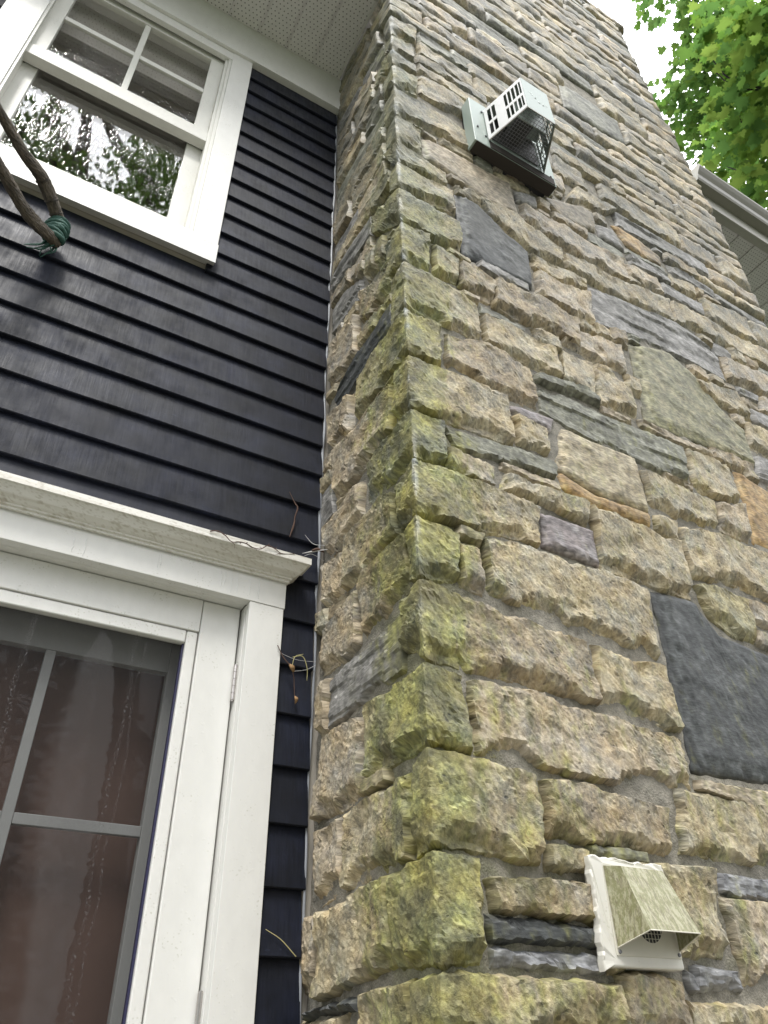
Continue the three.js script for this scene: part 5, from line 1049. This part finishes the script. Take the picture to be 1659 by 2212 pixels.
{ // the maple beyond the right-hand eave
  const t = thing('maple_tree', 'bright green maple tree reaching over the right-hand eave', 'tree');
  const base = V(9.5, 0, 3.2), fork = V(9.0, 6.0, 2.4);
  mesh('trunk', tube([base, V(9.4, 2.5, 3.0), fork, V(8.6, 10, 1.6)], [0.32, 0.26, 0.22, 0.12], 12, 24), M.barkDark, t);
  const C = (u, v, d) => atDist(u, v, d), cl = [], R = rng(99);
  const near = [[1640, 30, 7.9], [1600, 110, 8.0], [1650, 190, 7.9], [1590, 215, 8.2], [1640, 285, 7.8], [1610, 335, 8.3], [1655, 400, 7.9], [1545, 60, 8.4], [1700, 120, 7.6], [1720, 300, 7.6], [1690, 40, 8], [1570, 290, 8.6]];
  for (const [u, v, d] of near) cl.push([C(u, v, d), [0.30, 0.24, 0.34], 24]);
  { const shades = [[0.135, 0.25, 0.05], [0.18, 0.29, 0.055], [0.105, 0.21, 0.05], [0.21, 0.31, 0.06]].map(c => phys({ color: lin(...c), transmission: 0.5, thickness: 0, roughness: 1, specularIntensity: 0.3 }));
    const tmp = new THREE.Group(), im = crown(tmp, 'x', mapleLeaf, leafMat, cl, 41, 0.135, 1.1), m4 = new THREE.Matrix4();
    for (let i = 0; i < im.count; i++) { im.getMatrixAt(i, m4); const l = mesh('leaf', mapleLeaf, shades[Math.floor(R() * 4)], t); m4.decompose(l.position, l.quaternion, l.scale); } }
  crown(t, 'inner_leaves', mapleLeaf, leafMat, near.map(([u, v, d]) => [C(u + 22, v, d + 0.35), [0.34, 0.26, 0.36], 60]), 47, 0.13, 1.2);
  const far = []; for (const [u, v, d] of [[1515, 50, 11], [1515, 130, 11.5], [1475, 215, 11.6], [1500, 250, 11.2], [1530, 180, 11.5], [1455, 205, 11.8], [1550, 120, 11], [1570, 200, 11.4], [1510, 320, 11], [1560, 350, 11.2], [1600, 60, 11.4], [1630, 160, 11.8], [1640, 260, 11.6], [1540, 30, 11.3], [1525, 5, 11.4], [1440, -25, 11.2], [1600, 300, 11.5], [1535, 270, 11.8], [1700, 80, 12], [1720, 220, 12], [1480, 265, 11.6]]) far.push([C(u, v, d), [0.36, 0.3, 0.5], 66]);
  crown(t, 'far_leaves', mapleLeaf, leafDark, far, 43, 0.115, 1.3);
  const limb = (pts, r) => mesh('branch', tube(pts, r, 7, 30), M.barkDark, t);
  limb([fork, C(1760, 230, 8.6), C(1660, 195, 8.2), C(1590, 190, 8.2), C(1540, 150, 8.4)], [0.09, 0.03, 0.016, 0.011, 0.005]);
  limb([C(1660, 195, 8.2), C(1570, 165, 8.3), C(1530, 115, 8.4)], [0.012, 0.008, 0.004]);
  limb([fork, C(1740, 350, 8.3), C(1650, 330, 8.0), C(1600, 260, 8.1), C(1590, 160, 8.2)], [0.08, 0.025, 0.013, 0.008, 0.004]);
  limb([C(1740, 350, 8.3), C(1640, 380, 8.1), C(1570, 360, 8.4)], [0.02, 0.011, 0.005]);
  limb([fork, V(8.0, 9.0, 1.4), C(1640, 180, 11.6), C(1540, 190, 11.6), C(1470, 215, 11.7)], [0.12, 0.07, 0.035, 0.02, 0.008]);
  limb([C(1540, 190, 11.6), C(1500, 110, 11.4), C(1470, 50, 11.2)], [0.018, 0.012, 0.005]);
}
// trees behind the camera, mirrored in the window
const mirror = (u, v, d) => { const p = onZ(u, v, -0.06), r = p.clone().sub(camera.position).normalize(); r.z *= -1; return p.addScaledVector(r, d); };
{
  const G = 'garden trees across the lawn';
  const tree = (name, label, base, top, clumps, seed, size, limbs) => {
    const t = thing(name, label, 'tree', null);
    mesh('trunk', tube([base, base.clone().lerp(top, 0.5).add(V(0.15, 0, 0.1)), top], [0.34, 0.24, 0.10], 12, 24), M.barkDark, t);
    for (const l of limbs) mesh('branch', tube(l, l.length > 3 ? [0.15, 0.13, 0.11, 0.08] : [0.12, 0.09, 0.05], 7, 20), M.barkDark, t);
    crown(t, 'crown', plainLeaf, leafGarden, clumps, seed, size, 1.6); return t;
  };
  const m1 = mirror(200, 400, 11), m2 = mirror(330, 410, 11);
  const c1 = [[90, 430], [130, 440], [180, 440], [230, 445], [270, 465], [300, 440], [110, 410], [60, 420], [20, 440]].map(([u, v]) => [mirror(u, v, 11 + 2 * Math.sin(u)), [0.75, 0.6, 0.9], 95]);
  const c2 = [[345, 385], [355, 360], [375, 340], [330, 400], [360, 420], [300, 385], [345, 440], [380, 380], [400, 300]].map(([u, v]) => [mirror(u, v, 12 + 1.5 * Math.cos(u)), [0.7, 0.7, 0.9], 130]);
  const c3 = [[10, 300], [40, 280], [60, 330], [30, 350], [-20, 330], [-40, 280], [80, 290]].map(([u, v]) => [mirror(u, v, 10), [0.6, 0.8, 0.8], 110]);
  const g = p => V(p.x, 0, p.z);
  tree('garden_tree', 'leafy garden tree whose crown is mirrored low in the window', g(m1), m1, c1, 51, 0.12, [[m1.clone().multiplyScalar(0.9), mirror(170, 330, 11), mirror(190, 270, 11)], [mirror(168, 430, 12), mirror(178, 340, 12), mirror(185, 280, 12), mirror(192, 215, 12)], [mirror(105, 390, 11), mirror(118, 290, 11), mirror(128, 205, 11)], [m1.clone().multiplyScalar(0.93), mirror(140, 320, 11), mirror(120, 260, 11), mirror(115, 215, 11)]]);
  tree('garden_tree', 'leafy garden tree mirrored at the right side of the window pane', g(m2).add(V(2, 0, 2)), m2, c2, 53, 0.12, [[m2, mirror(260, 320, 12), mirror(235, 270, 12), mirror(225, 235, 12)]]);
  tree('garden_tree', 'dark leafy garden tree mirrored at the left side of the window pane', g(c3[0][0]).add(V(-1, 0, 1)), c3[0][0], c3, 57, 0.12, [[c3[0][0], mirror(110, 250, 10), mirror(120, 210, 10)]]);
}

{ // unseen wood closing the garden off, added to block the low sky
  const bark = M.barkDark, opaque = std({ color: lin(0.055, 0.09, 0.028), roughness: 0.8 }), R = rng(88);
  const spots = [[-11, 8, 'unseen broad dark tree at the far left of the lawn'], [-5.5, 11.5, 'unseen dark tree left of the middle of the lawn edge'], [0.5, 13, 'unseen tall dark tree straight across the lawn'], [6.5, 12, 'unseen dark tree right of the middle of the lawn edge'], [12.5, 9, 'unseen broad dark tree at the far right of the lawn'], [-12, 0.5, 'unseen broad dark tree beside the left end of the house']];
  for (const [x, z, label] of spots) {
    const t = thing('unseen_tree', label, 'tree'), h = 9 + 2.5 * R();
    mesh('trunk', tube([V(x, 0, z), V(x + 0.2, h * 0.45, z), V(x + 0.4 * R(), h * 0.85, z + 0.3)], [0.36, 0.26, 0.1], 10, 16), bark, t);
    const cl = []; for (let k = 0; k < 16; k++) { const a = R() * 6.283, q = 2.4 * Math.sqrt(R()), y = lerp(1.8, h, R()); cl.push([V(x + q * Math.cos(a), y, z + q * Math.sin(a)), [1.3, 1.1, 1.3], 120]); }
    crown(t, 'crown', plainLeaf, opaque, cl, 300 + x * 3, 0.42, 1.8);
  }
}

// ───────────────────────── litter caught on the wall ─────────────────────────
{
  const P = (x, y, z) => V(x, Yw(y), z), R = rng(61);
  { const t = thing('dry_vine', 'thin dry vine lying along the top of the door crown', 'twig'); const pts = []; for (let i = 0; i <= 12; i++) { const f = i / 12; pts.push(P(lerp(0.475, 0.745, f), 1.262 + 0.006 * Math.sin(i * 1.7) - 0.01 * (f > 0.2 && f < 0.6 ? 1 : 0), 0.097 + 0.003 * Math.sin(i))); } mesh('stem', tube(pts, [0.0018, 0.0012, 0.0016, 0.0008], 6, 60), M.twig, t);
    for (let i = 0; i < 9; i++) { const p = pts[2 + i], d = V((R() - 0.5) * 0.05, (R() - 0.7) * 0.03, 0.003 * R()); mesh('side_shoot', tube([p, p.clone().addScaledVector(d, 0.5).add(V(0.004, 0.003, 0)), p.clone().add(d)], [0.001, 0.0005], 5, 8), M.twig, t); } }
  const scrap = (name, label, cat, items) => { const t = thing(name, label, cat); for (const [n, pts, r, m] of items) mesh(n, tube(pts, r, 6, 18), m, t); return t; };
  scrap('dead_seed_head', 'rusty dead seed head caught in cobweb on the siding beside the door casing', 'debris', [
    ['husk', [P(0.775, 0.933, 0.035), P(0.783, 0.922, 0.04), P(0.789, 0.912, 0.036)], [0.003, 0.0075, 0.003], M.dry], ['husk', [P(0.800, 0.843, 0.03), P(0.803, 0.833, 0.035), P(0.803, 0.823, 0.03)], [0.002, 0.006, 0.002], M.dry],
    ['stem', [P(0.735, 0.985, 0.034), P(0.755, 0.950, 0.036), P(0.775, 0.930, 0.037), P(0.79, 0.905, 0.034), P(0.797, 0.86, 0.03), P(0.802, 0.82, 0.03)], [0.0012, 0.0016, 0.0012, 0.0009], M.twig],
    ['fibre', [P(0.782, 0.955, 0.04), P(0.81, 0.962, 0.045), P(0.828, 0.93, 0.042), P(0.832, 0.895, 0.036)], [0.0009, 0.0012, 0.0008], M.straw], ['fibre', [P(0.781, 0.92, 0.04), P(0.787, 0.955, 0.045), P(0.815, 0.972, 0.04)], [0.0008, 0.001, 0.0006], M.straw],
    ['web_strand', [P(0.735, 0.965, 0.034), P(0.80, 0.955, 0.03), P(0.862, 0.962, 0.03)], [0.0005, 0.0005], M.web], ['web_strand', [P(0.79, 0.915, 0.035), P(0.83, 0.93, 0.03), P(0.862, 0.952, 0.03)], [0.0006, 0.0006], M.web]]);
  scrap('dead_stalk', 'brown dead stalk hanging on the siding above the door crown', 'debris', [
    ['stalk', [P(0.740, 1.555, 0.026), P(0.762, 1.51, 0.03), P(0.770, 1.495, 0.034), P(0.764, 1.455, 0.03), P(0.763, 1.43, 0.03), P(0.752, 1.375, 0.026)], [0.0008, 0.0014, 0.003, 0.0018, 0.0036, 0.0012], M.twig]]);
  scrap('pine_needle', 'pale pine needle stuck on the siding low beside the door', 'debris', [['needle', [P(0.762, 0.262, 0.024), P(0.80, 0.243, 0.026), P(0.842, 0.209, 0.026)], [0.0007, 0.0011, 0.0012], M.straw]]);
  scrap('cobweb', 'grey cobweb bridging siding and stone beside the door crown', 'cobweb', [
    ['strand', [P(0.79, 1.31, 0.05), P(0.83, 1.335, 0.04), P(0.872, 1.345, 0.06)], [0.0007, 0.003, 0.001], M.web], ['strand', [P(0.805, 1.40, 0.026), P(0.835, 1.372, 0.03), P(0.872, 1.365, 0.05)], [0.0006, 0.0012, 0.0008], M.web], ['strand', [P(0.78, 1.275, 0.09), P(0.82, 1.31, 0.06), P(0.865, 1.305, 0.05)], [0.0005, 0.0008, 0.0005], M.web],
    ['debris', [P(0.825, 1.335, 0.045), P(0.845, 1.345, 0.045), P(0.865, 1.338, 0.05)], [0.003, 0.006, 0.002], M.twig]]);
}

renderer.render(scene, camera);
